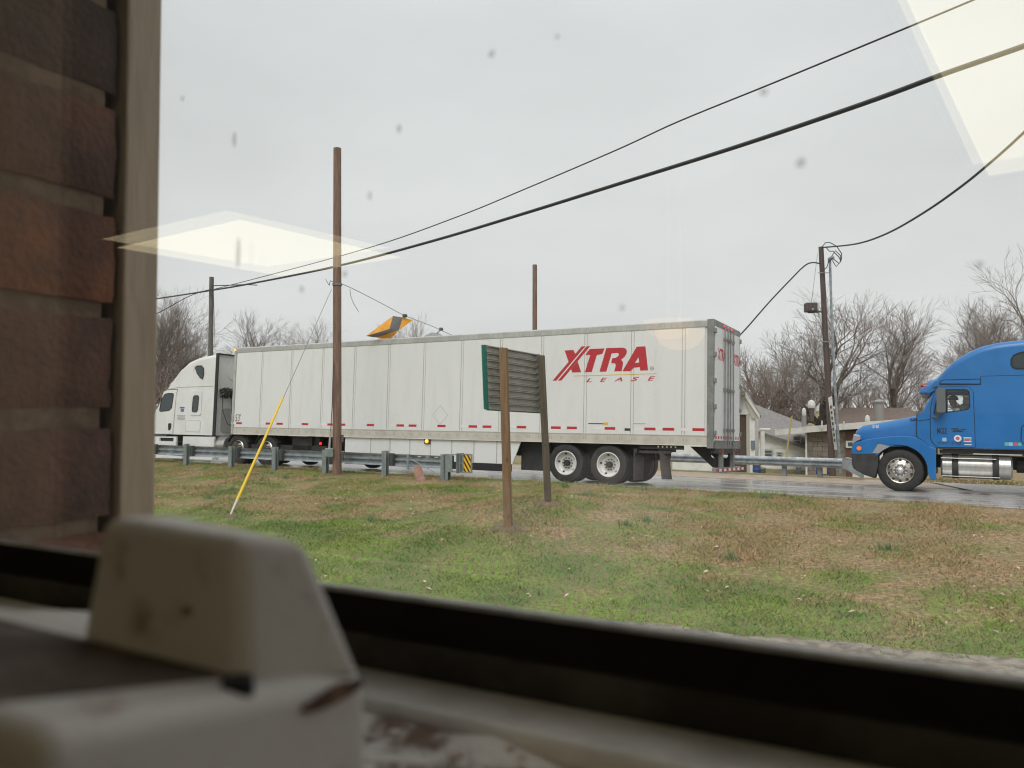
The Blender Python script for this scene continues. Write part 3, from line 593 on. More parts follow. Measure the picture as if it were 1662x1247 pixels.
def circle(cx, cz, r, k=16, a0=0): return [(cx + r * math.cos(a0 + 2 * math.pi * i / k), cz + r * math.sin(a0 + 2 * math.pi * i / k)) for i in range(k)]
def rrect(x0, x1, z0, z1, r, k=4):
    P = []
    for cx, cz, a in ((x1 - r, z1 - r, 0), (x0 + r, z1 - r, 90), (x0 + r, z0 + r, 180), (x1 - r, z0 + r, 270)):
        P += [(cx + r * math.cos(R(a + 90 * i / k)), cz + r * math.sin(R(a + 90 * i / k))) for i in range(k + 1)]
    return P
def wheel(par, x, y, z, Rt, w, rim, style, name='wheel', depth=.14, k=36):
    """axis along local y, outer face at y (towards the viewer)"""
    rr = Rt * .62
    prof = [(rr, .02), (rr + .012, .0), (Rt * .72, -.012), (Rt * .88, .0), (Rt * .965, .018), (Rt, .05), (Rt, w * .28), (Rt - .014, w * .29), (Rt - .014, w * .32), (Rt, w * .33), (Rt, w * .49), (Rt - .014, w * .5), (Rt - .014, w * .53), (Rt, w * .54), (Rt, w - .05), (Rt * .965, w - .018), (Rt * .88, w), (rr, w - .02)]
    t = MB().lathe(prof, k=k).build(name, 'rubber', par, smooth=True, loc=(x, y, z))
    if style == 'dish':        # outer wheel of a dual pair: deep dish, disc recessed
        p = [(rr + .004, .012), (rr - .012, .0), (rr - .03, .012), (rr - .045, depth * .75), (rr * .70, depth), (rr * .52, depth - .012), (rr * .50, depth), (0, depth)]
        MB().lathe(p, k=k).build('rim', rim, t, smooth=True)
        for i in range(5):
            a = 2 * math.pi * i / 5 + .5; MB().prism([(rr * .80 * math.cos(a) + rr * .095 * u, rr * .80 * math.sin(a) + rr * .095 * v_) for u, v_ in circle(0, 0, 1, 8)], depth - .035, depth + .01).build('hand_hole', 'hub_dark', t)
        MB().lathe([(rr * .26, depth), (rr * .26, depth - .10), (rr * .20, depth - .13), (0, depth - .13)], k=16).build('hub', 'hub_dark', t, smooth=True)
        for i in range(10):
            a = 2 * math.pi * i / 10; MB().lathe([(.016, depth), (.016, depth - .04), (0, depth - .045)], (rr * .42 * math.cos(a), 0, rr * .42 * math.sin(a)), k=6).build('lug_nut', 'hub_dark', t)
    elif style == 'steer':     # front wheel: bulging alloy disc with round holes
        p = [(rr + .004, .012), (rr - .012, -.004), (rr - .035, .005), (rr * .88, .03), (rr * .70, -.012), (rr * .55, -.045), (rr * .50, -.05), (rr * .40, -.05), (0, -.05)]
        MB().lathe(p, k=k).build('rim', rim, t, smooth=True)
        for i in range(10):
            a = 2 * math.pi * i / 10 + .3; MB().prism([(rr * .80 * math.cos(a) + u, rr * .80 * math.sin(a) + v_) for u, v_ in circle(0, 0, rr * .10, 10)], -.008, .05).build('hand_hole', 'hub_dark', t)
            MB().lathe([(.02, -.05), (.02, -.085), (0, -.09)], (rr * .43 * math.cos(a), 0, rr * .43 * math.sin(a)), k=6).build('lug_nut', 'chrome', t)
        MB().lathe([(rr * .32, -.05), (rr * .31, -.09), (rr * .24, -.13), (rr * .12, -.15), (0, -.155)], k=20).build('hub', 'chrome', t, smooth=True)
    elif style == 'none': MB().lathe([(rr + .004, .02), (rr - .02, w * .4), (rr * .5, w * .5), (0, w * .5)], k=k).build('rim', 'hub_dark', t, smooth=True)
    elif style == 'flat':
        MB().lathe([(rr + .004, .012), (rr - .02, .0), (rr - .04, .03), (rr * .8, .09), (rr * .5, .08), (0, .06)], k=k).build('rim', rim, t, smooth=True)
    return t

# ------------------------------------------------------------------ white box trailer
TN = 17.26; TS = SN(1156, 620, TN)[0]
TF = SN(374, 640, TN)[0] - TS                     # front end in trailer coordinates (negative)
tr = empty('box_trailer', W(TS, TN, -FALL * (TN - 17)), (-.045, 0, ROAD))
tag(tr, 'long white box trailer with red XTRA LEASE lettering on its side', 'trailer')
tp = lambda px, py: (SN(px, py, TN)[0] - TS, SN(px, py, TN)[1])
ZB, ZT, TW = 1.0, 3.90, 2.28
zr = 1.24                                          # top of the bottom rail
MB().box(TF + .03, -.12, .02, TW - .02, ZB + .06, ZT - .03).build('box_core', 'trailer_white', tr)
MB().prism([(-.012, ZB), (.004, ZB + .012), (.004, zr - .03), (-.004, zr), (.03, zr), (.03, ZB)], TF, -.15, 'x').build('bottom_rail', 'rail_cream', tr)
MB().prism([(-.006, ZT - .17), (-.012, ZT - .15), (-.012, ZT - .02), (.02, ZT), (.04, ZT), (.04, ZT - .17)], TF, -.15, 'x').build('top_rail', 'rail_top', tr)
MB().prism([(TW + .01, ZB), (TW + .01, ZT), (TW - .03, ZT), (TW - .03, ZB)], TF, -.15, 'x').build('far_side_wall', 'trailer_white', tr)
MB().box(TF, -.02, .03, TW - .03, ZT - .03, ZT + .012).build('roof_skin', 'trailer_white', tr)
seams = [420, 468, 519, 571, 626.5, 684, 745.5, 809, 876, 947, 1023.5, 1107]
sx = [tp(x, 640)[0] for x in seams]; edges = [TF + .09] + sx + [-.16]
for a, b in zip(edges, edges[1:]):
    MB().box(a + .045, b - .045, -.004, .018, zr, ZT - .17).build('side_panel', 'trailer_white', tr)
riv = MB()
for x in sx:
    MB().box(x - .047, x + .047, .002, .017, zr, ZT - .17).build('seam_post', 'trailer_white', tr)
    for dx in (-.034, .034):
        MB().box(x + dx - .007, x + dx + .007, -.001, .002, zr + .01, ZT - .18).build('rivet_strip', 'trailer_seam', tr)
rv_ = MB()
for i in range(int(-TF / .16)):
    x = TF + .1 + i * .16
    rv_.box(x, x + .02, -.0135, -.010, ZT - .14, ZT - .05)
    if i % 2: rv_.box(x, x + .018, .001, .0037, ZB + .09, ZB + .17).box(x + .06, x + .078, .001, .0037, ZB + .09, ZB + .17)
mat('rivet_dark', (.40, .385, .35), .5); tag(rv_.build('rivets', 'rivet_dark', tr), kind='stuff')
MB().box(TF - .01, TF + .09, -.016, .06, ZB, ZT + .005).build('front_corner_post', 'rail_top', tr, bevel=.012)
MB().box(TF - .01, TF + .03, .06, TW, ZB, ZT).build('front_wall', 'trailer_white', tr)
MB().box(-.15, .0, -.016, .07, ZB - .05, ZT + .015).build('rear_corner_post', 'corner_grey', tr, bevel=.008)
MB().box(-.15, .0, TW - .06, TW + .016, ZB - .05, ZT + .015).build('rear_corner_post', 'corner_grey', tr, bevel=.008)
MB().box(-.12, -.002, .07, TW - .06, ZT - .13, ZT + .014).build('rear_header', 'corner_grey', tr)
MB().box(-.12, .03, .07, TW - .06, ZB - .05, ZB + .12).build('rear_sill', 'corner_grey', tr)
for k_, (a, b) in enumerate(((.08, TW / 2 - .006), (TW / 2 + .006, TW - .07))):
    d = MB().box(-.03, .012, a, b, ZB + .13, ZT - .14).build('rear_door', 'trailer_white', tr, bevel=.006)
    for yy in ((b - .10, b - .36) if k_ == 0 else (a + .10, a + .36)):
        MB().tube([(.045, yy, ZB + .02), (.045, yy, ZT - .06)], .017, 8).build('lock_rod', 'corner_grey', d)
        for z in (ZB + .35, 2.3, ZT - .4): MB().box(.012, .07, yy - .04, yy + .04, z, z + .07).build('rod_bracket', 'corner_grey', d)
    for z in (1.25, 1.85, 2.45, 3.05, 3.6):
        yy = .05 if k_ == 0 else TW - .05
        MB().box(.0, .04, yy - .05, yy + .07, z, z + .11).build('hinge', 'corner_grey', d, bevel=.01)
    lt = MB(); c0, c1 = a + .18, b - .42 + (.3 if k_ else 0)
    tmp = MB(); text_mesh(tmp, 'XTRA', 0, .62, 3.0, 3.28, 0, 1, .3, .03)
    lt.add([(.0125 + .002 * (1 - p[1]), c0 + (.30 if k_ else 0) + p[0], p[2]) for p in tmp.v], tmp.f); lt.build('lettering', 'logo_red', d)
    for j in range(5):
        w_ = (b - a) / 10; MB().box(.0125, .0145, a + (2 * j + .3) * w_, a + (2 * j + 1.2) * w_, ZB + .17, ZB + .24).build('reflector', 'red_tape', d)
for yy in (TW / 2 - .3, TW / 2, TW / 2 + .3): MB().box(.0, .02, yy - .05, yy + .05, ZT - .07, ZT - .03).build('marker_lamp', 'red_lit', tr)
# rear underride guard
for yy in (.62, TW - .70): 
    MB().box(-.06, .03, yy, yy + .10, .48, ZB - .05).build('guard_upright', 'corner_grey', tr)
    MB().prism([(-.75, ZB - .02), (-.06, ZB - .02), (-.06, .5), (-.2, .5)], yy + .03, yy + .06, holes=[circle(-.18, .78, .07, 12)]).build('guard_gusset', 'chassis', tr)
gb = MB().box(-.06, .045, .08, TW - .08, .40, .51).build('guard_bar', 'corner_grey', tr, bevel=.01)
for j in range(12): 
    y0_ = .12 + j * .196; MB().box(.046, .0485, y0_, y0_ + .19, .425, .485).build('reflector', 'red_tape' if j % 2 == 0 else 'white_tape', gb)
MB().box(-.10, .03, .1, TW - .1, ZB - .16, ZB - .05).build('lamp_box', 'chassis', tr)
for yy in (.35, .55, TW - .6, TW - .4): MB().box(.03, .036, yy, yy + .1, ZB - .14, ZB - .07).build('tail_lamp', 'red_lens', tr)
# running gear
WR = .49
wx = [tp(990, 750)[0] - .08, tp(921, 750)[0] - .09]
for x in wx:
    wheel(tr, x, .04, WR, WR, .27, 'rim_white', 'dish'); wheel(tr, x, .34, WR, WR, .27, 'rim_white', 'none')
    wheel(tr, x, TW - .62, WR, WR, .27, 'rim_white', 'none'); o = wheel(tr, x, TW - .31, WR, WR, .27, 'rim_white', 'none')
    MB().tube([(x, .2, WR), (x, TW - .2, WR)], .09, 10).build('axle', 'chassis', tr)
MB().box(wx[1] - .8, wx[0] + 1.0, .55, .70, .70, ZB).build('slider_rail', 'chassis', tr); MB().box(wx[1] - .8, wx[0] + 1.0, TW - .70, TW - .55, .70, ZB).build('slider_rail', 'chassis', tr)
MB().box(wx[1] - 1.9, wx[0] + 1.1, .45, TW - .45, ZB - .18, ZB - .002).build('subframe', 'chassis', tr)
m0 = wx[0] + .66
MB().box(m0, m0 + .02, .05, .66, .14, ZB - .1).build('mud_flap', 'flap', tr); MB().box(m0 + .05, m0 + .11, -.02, TW, ZB - .20, ZB - .10).build('flap_hanger', 'chassis', tr)
fl_ = MB(); fl_.loft([[(m0 + .9 + .06 * t, TW - .66, .86 - .62 * t), (m0 + .9 + .06 * t, TW - .1, .86 - .62 * t), (m0 + .915 + .06 * t, TW - .1, .86 - .62 * t), (m0 + .915 + .06 * t, TW - .66, .86 - .62 * t)] for t in (0, .5, 1)]); 
MB().prism([(m0 + .02, .74), (m0 + .42, .80), (m0 + .42, .86), (m0 + .02, .86)], .3, .34).build('flap_bracket', 'chassis', tr)
mb = MB(); x0 = tp(1069, 740)[0]; mb.loft([[(x0 + dx, .02, z), (x0 + dx + .02, .02, z), (x0 + dx + .02 + .17, .2, z), (x0 + dx + .17, .2, z)] for dx, z in ((0, .86), (.02, .5), (.06, .20))]); mb.build('mud_flap', 'flap', tr)
MB().box(m0, x0 + .25, .08, .12, .80, .86).build('flap_arm', 'flap', tr)
rx = MB()
for i in range(5): MB().prism(circle(tp(1066 + i * 7, 722)[0], ZB - .04, .022, 8), .05, .07).build('slider_hole', 'white_tape', tr)
MB().box(wx[0] + .8, -.72, .06, .12, ZB - .10, ZB + .02).build('crossmember_rail', 'chassis', tr)
# aerodynamic skirt
sk = [tp(557, 706), tp(843, 714), tp(829, 749), tp(557, 737)]
z_ = lambda p: p[1]
MB().prism([(sk[0][0], ZB + .02), (sk[1][0], ZB + .02), (sk[2][0], .40), (sk[0][0], .40)], .05, .08).build('side_skirt', 'trailer_white', tr)
MB().box(sk[0][0], sk[2][0] - .02, .055, .075, .20, .398).build('skirt_flap', 'seal', tr)
for x in np.linspace(sk[0][0] + 1, sk[2][0] - .5, 7): MB().box(x, x + .03, .047, .049, .41, ZB).build('skirt_joint', 'trailer_seam', tr)
MB().box(tp(590, 700)[0], wx[0] + 1.0, .9, 1.7, .62, ZB).build('underbody_frame', 'chassis', tr)
MB().box(sk[2][0] + .1, wx[1] - .6, .35, .5, .25, ZB).build('fuel_guard', 'chassis', tr)
# landing gear
lx = sk[0][0] - .45
for yy in (.5, TW - .6): MB().box(lx, lx + .13, yy, yy + .13, .30, ZB).build('landing_leg', 'chassis', tr); MB().box(lx - .08, lx + .21, yy - .06, yy + .19, .26, .30).build('landing_foot', 'chassis', tr)
am = MB().lathe([(.0, -.06), (.03, -.055), (.05, -.03), (.055, .0)], (tp(691, 714)[0], .01, ZB - .06), k=12).build('marker_lamp', 'amber_lit', tr, smooth=True); MB().box(tp(691, 714)[0] - .1, tp(691, 714)[0] + .1, .01, .05, ZB - .13, ZB + .0).build('lamp_bracket', 'chassis', tr)
MB().lathe([(0, -.05), (.03, -.04), (.035, 0)], (TF + .04, -.02, ZT - .06), k=10).build('marker_lamp', 'amber_lit', tr)
# reflective tape
for px in (386, 434, 452, 493, 535, 553, 599.5, 648, 668, 715, 766, 789, 845, 901, 927, 989, 1054, 1084, 1133):
    x = tp(px, 695)[0]; MB().box(x - .15, x + .13, -.0062, -.0042, zr + .10, zr + .165).build('reflective_tape', 'red_tape', tr)
    if px not in (599.5, 715): MB().box(x - .42, x - .155, -.0060, -.0042, zr + .10, zr + .165).build('reflective_tape', 'white_tape', tr)
# XTRA LEASE
Z3 = lambda p: tp(880 + p[0] / 8.31, 540 + p[1] / 8.31)
LET = [[(497, 172), (545, 170), (165, 638), (112, 640)], [(565, 170), (612, 168), (235, 636), (185, 638)], [(268, 228), (385, 220), (414, 276), (333, 376), (325, 380), (322, 378)], [(447, 376), (497, 525), (378, 528), (360, 482)],
       [(607, 208), (808, 198), (780, 275), (705, 290), (640, 522), (548, 522), (615, 290), (550, 288)],
       [(832, 195), (1050, 188), (1095, 200), (1112, 235), (1108, 265), (1085, 310), (1035, 355), (1060, 380), (1062, 410), (1045, 510), (945, 512), (965, 430), (955, 405), (900, 400), (915, 333), (960, 328), (1000, 300), (1003, 270), (985, 262), (905, 268), (838, 515), (745, 518)]]
for i, p in enumerate(LET): MB().prism([Z3(q_) for q_ in p], -.0062 - .0003 * (i % 3), -.0042).build('lettering', 'logo_red', tr)
MB().prism([Z3(q_) for q_ in [(1245, 175), (1362, 170), (1403, 498), (1298, 502), (1290, 455), (1205, 462), (1165, 510), (1055, 510)]], -.0062, -.0042, holes=[[Z3(q_) for q_ in [(1270, 320), (1282, 390), (1222, 398)]]]).build('lettering', 'logo_red', tr)
MB().prism([Z3(q_) for q_ in [(395, 570), (1518, 537), (1518, 547), (395, 581)]], -.0062, -.0042).build('logo_line', 'logo_yellow', tr)
for ch, x0, x1, y0, y1 in (('L', 565, 645, 605, 660), ('E', 752, 850, 598, 656), ('A', 945, 1057, 592, 648), ('S', 1172, 1283, 586, 644), ('E', 1397, 1502, 578, 638)):
    a = Z3((x0, y1)); b = Z3((x1, y0)); m = MB(); text_mesh(m, ch, a[0], b[0], a[1], b[1], -.0062, -.0042, .35, .015); m.build('lettering', 'logo_red', tr)
c = Z3((1457, 472)); MB().prism(circle(*c, .045, 16), -.006, -.0042, holes=[circle(*c, .036, 16)]).build('registered_mark', 'print_black', tr)
m = MB(); text_mesh(m, 'R', c[0] - .015, c[0] + .018, c[1] - .02, c[1] + .02, -.006, -.0042); m.build('registered_mark', 'print_black', tr)
m = MB(); a = tp(379.5, 683.5); b = tp(388, 671.5); text_mesh(m, "53'", a[0], b[0], a[1], b[1], -.0062, -.0042); m.build('lettering', 'print_black', tr)
c = tp(712, 673); D_ = lambda r: [(c[0] - r, c[1]), (c[0], c[1] - r), (c[0] + r, c[1]), (c[0], c[1] + r)]
MB().prism(D_(.27), -.006, -.0042, holes=[D_(.255)]).build('placard_holder', 'trailer_seam', tr)
for p_, w_, m_ in (((968, 687), .5, 'print_black'), ((981, 687), .13, 'logo_yellow'), ((1017, 696.5), .15, 'print_black'), ((1036, 687), .32, 'trailer_seam')):
    x, z = tp(*p_); MB().box(x - w_ / 2, x + w_ / 2, -.0062 - (.001 if m_ == 'logo_yellow' else 0), -.0042, z - (.012 if w_ > .2 else .03), z + (.012 if w_ > .2 else .03)).build('small_decal', m_, tr)

# ------------------------------------------------------------------ white tractor
cw = empty('semi_truck', W(TS, TN, -FALL * (TN - 17)), (-.045, 0, ROAD)); tag(cw, 'white sleeper cab semi truck hauling the white trailer', 'truck')
ZC = lambda x, y: tp(240 + x / 5.668, 560 + y / 5.668)
def px_poly(L): return [ZC(*p) for p in L]
INS = .06
top = px_poly([(20, 640), (60, 560), (90, 480), (125, 405), (180, 320), (250, 220), (330, 145), (410, 108), (500, 88), (583, 72)])
zb = ZC(300, 822)[1]; xr = top[-1][0]
front = [(top[0][0] - .45, top[0][1] - .55), (top[0][0] - .95, top[0][1] - .9), (top[0][0] - 1.05, zb)]
wall = [(xr, zb), (xr, top[-1][1] - .14)] + [(x, z - .14 if x > top[3][0] else z - .05) for x, z in reversed(top[:-1])] + [(top[0][0] - .15, top[0][1] - .35), (top[0][0] - .2, zb)]
MB().prism(wall, INS, INS + .04).build('side_wall', 'cab_white', cw); MB().prism(wall, TW - INS - .04, TW - INS).build('side_wall', 'cab_white', cw)
def roof_ring(x, z, y0, y1, r):
    P = [(x, y0 + r - r * math.cos(R(a)), z - r + r * math.sin(R(a))) for a in range(0, 91, 15)]; return P + [(x, y1 - (p[1] - y0), p[2]) for p in reversed(P)]
MB().loft([roof_ring(x, z, INS + (.35 if i == 0 else .2 if i == 1 else .1 if i == 2 else 0) * .6, TW - INS - (.35 if i == 0 else .2 if i == 1 else .1 if i == 2 else 0) * .6, .14) for i, (x, z) in enumerate(top)], cap=False, closed=False).build('roof_fairing', 'cab_white', cw, smooth=True)
MB().box(xr - .03, xr + .0, INS + .04, TW - INS - .04, zb, top[-1][1] - .02).build('rear_wall', 'cab_white', cw)
# hood and bumper ahead of the door
hz = top[0][1] - .5
MB().loft([[(top[0][0] - .15, INS + .1, zb - .2), (top[0][0] - .15, INS + .1, hz + .1), (top[0][0] - .15, INS + .5, hz + .35), (top[0][0] - .15, TW - INS - .5, hz + .35), (top[0][0] - .15, TW - INS - .1, hz + .1), (top[0][0] - .15, TW - INS - .1, zb - .2)],
           [(top[0][0] - 1.6, INS + .2, zb - .4), (top[0][0] - 1.6, INS + .25, hz - .35), (top[0][0] - 1.6, INS + .6, hz - .1), (top[0][0] - 1.6, TW - INS - .6, hz - .1), (top[0][0] - 1.6, TW - INS - .25, hz - .35), (top[0][0] - 1.6, TW - INS - .2, zb - .4)],
           [(top[0][0] - 1.75, INS + .5, zb - .4), (top[0][0] - 1.75, INS + .5, hz - .55), (top[0][0] - 1.72, INS + .7, hz - .3), (top[0][0] - 1.72, TW - INS - .7, hz - .3), (top[0][0] - 1.75, TW - INS - .5, hz - .55), (top[0][0] - 1.75, TW - INS - .5, zb - .4)]]).build('hood', 'cab_white', cw, bevel=.05, segs=3)
wheel(cw, top[0][0] - 1.1, .1, .5, .5, .3, 'rim_alloy', 'steer'); wheel(cw, top[0][0] - 1.1, TW - .4, .5, .5, .3, 'rim_alloy', 'none')
def inset_panel(par, poly, m, name, y=INS, proud=.012, hole=None, bev=0): return MB().prism(poly, y - proud, y + .004, holes=[hole] if hole else []).build(name, m, par, bevel=bev)
door = px_poly([(25, 690), (62, 610), (110, 425), (140, 415), (215, 415), (225, 430), (205, 815), (20, 815)])
dwin = px_poly([(80, 600), (92, 500), (125, 448), (155, 440), (198, 442), (204, 455), (190, 575), (170, 598), (90, 608)])
inset_panel(cw, door, 'cab_white', 'door', proud=.018, bev=.008); inset_panel(cw, dwin, 'dark_window', 'door_window', proud=.022)
def outline(par, poly, m, name, y, r=.008, closed=True): 
    P = [(x, y, z) for x, z in poly]; return MB().tube(P + ([P[0]] if closed else []), r, 5).build(name, m, par)
outline(cw, dwin, 'seal', 'window_seal', INS - .022, .014)
inset_panel(cw, px_poly([(165, 722), (180, 715), (193, 720), (193, 760), (182, 782), (168, 780)]), 'seal', 'door_handle', proud=.03)
outline(cw, px_poly([(122, 410), (235, 402), (232, 430)]), 'seal', 'door_seam', INS, .01, False)
outline(cw, px_poly([(226, 430), (208, 815)]), 'trailer_seam', 'door_seam', INS, .01, False)
outline(cw, px_poly([(125, 405), (240, 385), (560, 372)]), 'trailer_seam', 'roof_seam', INS, .01, False)
x0, x1, za, zb2 = *[ZC(360, 600)[0], ZC(460, 600)[0]], ZC(400, 645)[1], ZC(400, 415)[1]
inset_panel(cw, rrect(x0, x1, za, zb2, .08), 'cab_white', 'window_surround', proud=.02, bev=.008)
pw = px_poly([(380, 600), (386, 480), (395, 462), (428, 460), (438, 475), (432, 595), (422, 612), (388, 612)]); inset_panel(cw, pw, 'dark_window', 'sleeper_window', proud=.026); outline(cw, pw, 'seal', 'window_seal', INS - .026, .012)
uw = px_poly([(392, 205), (405, 190), (450, 188), (468, 205), (472, 260), (464, 308), (440, 295), (410, 255)]); inset_panel(cw, uw, 'dark_window', 'upper_window', proud=.014); outline(cw, uw, 'seal', 'window_seal', INS - .014, .014)
outline(cw, px_poly([(375, 235), (385, 190), (410, 178), (455, 178)]), 'trailer_seam', 'crease', INS, .012, False)
bx = rrect(ZC(330, 0)[0], ZC(465, 0)[0], ZC(400, 795)[1], ZC(400, 690)[1], .06); inset_panel(cw, bx, 'cab_white', 'luggage_door', proud=.008, bev=.006); outline(cw, bx, 'trailer_seam', 'luggage_seam', INS - .004, .008)
mat('decal_blue', (.12, .15, .32), .4); mat('decal_grey', (.42, .42, .44), .4)
for x0_, x1_, y0_, y1_, m_ in ((262, 305, 565, 580, 'decal_blue'), (270, 300, 585, 610, 'decal_blue'), (240, 316, 642, 650, 'decal_grey'), (246, 312, 655, 662, 'decal_grey'), (243, 314, 668, 675, 'decal_grey'), (244, 313, 681, 687, 'decal_grey')):
    a = ZC(x0_, y1_); b = ZC(x1_, y0_); MB().box(a[0], b[0], INS - .006, INS - .003, a[1], b[1]).build('door_decal', m_, cw)
MB().box(xr - .02, xr + .12, INS - .01, INS + .02, zb, top[-1][1] + .01).build('side_extender', 'seal', cw); MB().box(xr - .02, xr + .12, TW - INS - .02, TW - INS + .01, zb, top[-1][1] + .01).build('side_extender', 'seal', cw)
MB().box(xr - .04, xr + .12, INS + .02, TW - INS - .02, top[-1][1] - .01, top[-1][1] + .02).build('roof_trim', 'seal', cw)
# back of the sleeper: hose bundle, panels
MB().prism(rrect(.55, 1.4, 2.9, 3.45, .2), xr, xr + .02, 'x').build('back_panel', 'cab_white', cw); MB().prism(rrect(.35, 1.9, zb + .1, zb + .95, .15), xr, xr + .02, 'x').build('back_panel', 'cab_grey', cw)
m = MB()
for i in range(5): m.tube([(xr + .1 + .1 * math.sin(j * .9 + i), .25 + 1.0 * j / 10, 2.42 + .16 * math.sin(j * 2.1 + i * 1.7)) for j in range(11)], .05, 6)
m.build('hose_bundle', 'chassis', cw, smooth=True)
m = MB()
for i in range(3): m.tube([(xr + .1, .3 + i * .35, 2.4), (xr + .12, .32 + i * .36, 1.8), (xr + .3, .4 + i * .3, 1.35), (xr + .5, .6, 1.2)], .015, 5)
m.build('air_hose', 'chassis', cw)
# side fairings, steps, tank, chassis, drive wheels
MB().prism(px_poly([(25, 838), (240, 840), (240, 925), (25, 910)]), .06, .12, holes=[px_poly([(85, 850), (215, 852), (213, 885), (85, 880)])]).build('side_fairing', 'cab_white', cw)
MB().box(ZC(85, 0)[0], ZC(215, 0)[0], .13, .2, ZC(150, 890)[1], ZC(150, 845)[1]).build('step_well', 'chassis', cw)
MB().prism(px_poly([(300, 838), (590, 842), (585, 935), (300, 925)]), .05, .12).build('side_fairing', 'cab_white', cw, bevel=.02)
MB().prism(px_poly([(60, 1005), (300, 1020), (300, 1042), (60, 1035)]), .05, .3).build('step', 'cab_white', cw); MB().prism(px_poly([(370, 1028), (582, 1032), (575, 1055), (370, 1048)]), .05, .3).build('step', 'cab_white', cw)
MB().prism(px_poly([(40, 1065), (700, 1080), (700, 1100), (40, 1090)]), .02, .3).build('lower_skirt', 'cab_white', cw)
MB().box(top[0][0] - 1.6, TF + 4.6, .75, .85, .7, .98).build('frame_rail', 'chassis', cw); MB().box(top[0][0] - 1.6, TF + 4.6, TW - .85, TW - .75, .7, .98).build('frame_rail', 'chassis', cw)
MB().lathe([(0, 0), (.3, .0), (.3, 1.0), (0, 1.0)], (ZC(500, 0)[0], .4, .62), 'x', 20).build('fuel_tank', 'tank_alu', cw, smooth=True)
MB().box(ZC(330, 0)[0], TF + 4.2, .2, TW - .2, .55, .7).build('chassis_deck', 'chassis', cw)
dx = [tp(381, 740)[0] + .02, tp(426, 740)[0] + .05]
for x in dx:
    wheel(cw, x, .06, .5, .5, .27, 'rim_alloy', 'dish', depth=.1); wheel(cw, x, .36, .5, .5, .27, 'rim_alloy', 'none'); wheel(cw, x, TW - .36, .5, .5, .27, 'rim_alloy', 'none')
    m = MB(); m.loft([[(x + (.56 + d) * math.cos(R(a)), y, .5 + (.56 + d) * math.sin(R(a))) for d, y in ((0, .06), (.015, .06), (.015, .64), (0, .64))] for a in range(25, 156, 13)]); m.build('mud_guard', 'chassis', cw)
fx = tp(480, 735)[0]
MB().box(fx - .4, fx + .45, .2, .24, .45, .98).build('mud_flap', 'chassis', cw); MB().box(tp(482, 0)[0], tp(512, 0)[0], .3, .5, .62, ZB - .03).build('tail_panel', 'chassis', cw)
for px in (487, 508):
    x, z = tp(px, 721); MB().lathe([(0, -.03), (.04, -.025), (.05, 0)], (x, .29, z + .03), k=10).build('tail_lamp', 'red_lit', cw)
wheel(cw, tp(518, 745)[0] + .35, TW - .35, .49, .49, .27, 'rim_white', 'none')

# ------------------------------------------------------------------ blue tractor
BN = 21.9; bz = -FALL * (BN - 17)
BS = SN(1381, 740, BN)[0]
bt = empty('semi_truck', W(BS, BN, bz), (-.045, 0, ROAD)); tag(bt, 'bright blue sleeper cab semi truck entering from the right', 'truck')
def ZD(x, y):
    s, z = SN(1350 + x / 4.301, 530 + y / 4.301, BN); return (s - BS, z - bz)
dp = lambda L: [ZD(*p) for p in L]
BW_ = 2.45
Wc = ZD(477, 1000); WRb = .535
# cab and sleeper: walls with real window openings, roof fairing lofted over them
xe = ZD(1342, 0)[0] + 1.35
rt = dp([(690, 440), (735, 350), (800, 282), (850, 238), (900, 205), (970, 165), (1050, 132), (1130, 112), (1200, 100), (1342, 85)]) + [(xe - .4, ZD(1342, 76)[1]), (xe, ZD(1342, 76)[1])]
zf = ZD(800, 845)[1]
RD = .16
wallp = [(xe, zf), (xe, rt[-1][1] - RD)] + [(x, z - RD) for x, z in reversed(rt[1:-1])] + dp([(738, 425), (718, 450), (672, 545), (632, 606), (592, 614), (592, 770), (640, 800), (690, 845)])
dwb = dp([(788, 600), (788, 448), (800, 440), (940, 440), (958, 452), (964, 560), (950, 578), (880, 590)])
qwb = dp([(712, 606), (730, 520), (745, 450), (772, 442), (776, 450), (776, 602)])
slp = ZD(1255, 232), ZD(1400, 170), ZD(1400, 290)
slw = dp([(1255, 262), (1256, 225), (1272, 200), (1310, 182), (1370, 170), (1430, 168), (1430, 292), (1290, 291), (1268, 284)])
MB().prism(wallp, .0, .04, holes=[dwb, qwb]).build('side_wall', 'cab_blue', bt); MB().prism(wallp, BW_ - .04, BW_, holes=[dwb]).build('side_wall', 'cab_blue', bt)
def insb(i): return .22 if i == 0 else .10 if i == 1 else .04 if i == 2 else 0
MB().loft([roof_ring(x, z, insb(i), BW_ - insb(i), RD) for i, (x, z) in enumerate(rt)], cap=False, closed=False).build('roof_fairing', 'cab_blue', bt, smooth=True)
MB().box(xe - .04, xe - .001, .04, BW_ - .04, zf, rt[-1][1] - .03).build('rear_wall', 'cab_blue', bt)
MB().box(ZD(592, 0)[0], xe, .04, BW_ - .04, zf - .03, zf).build('cab_floor', 'cab_inside', bt); MB().box(ZD(1030, 0)[0], ZD(1030, 0)[0] + .03, .04, BW_ - .04, zf, rt[4][1] - .1).build('sleeper_curtain', 'cab_inside', bt)
MB().box(ZD(600, 0)[0], ZD(690, 0)[0], .05, BW_ - .05, zf, ZD(650, 640)[1]).build('dashboard', 'cab_inside', bt); MB().box(ZD(700, 0)[0], ZD(1030, 0)[0], .05, BW_ - .05, ZD(650, 418)[1], ZD(650, 408)[1]).build('headliner', 'cab_inside', bt)
dpoly = dp([(1000, 845), (996, 700), (985, 450), (960, 428), (940, 421), (748, 421), (722, 450), (704, 500), (690, 570), (690, 780), (705, 812), (742, 843)])
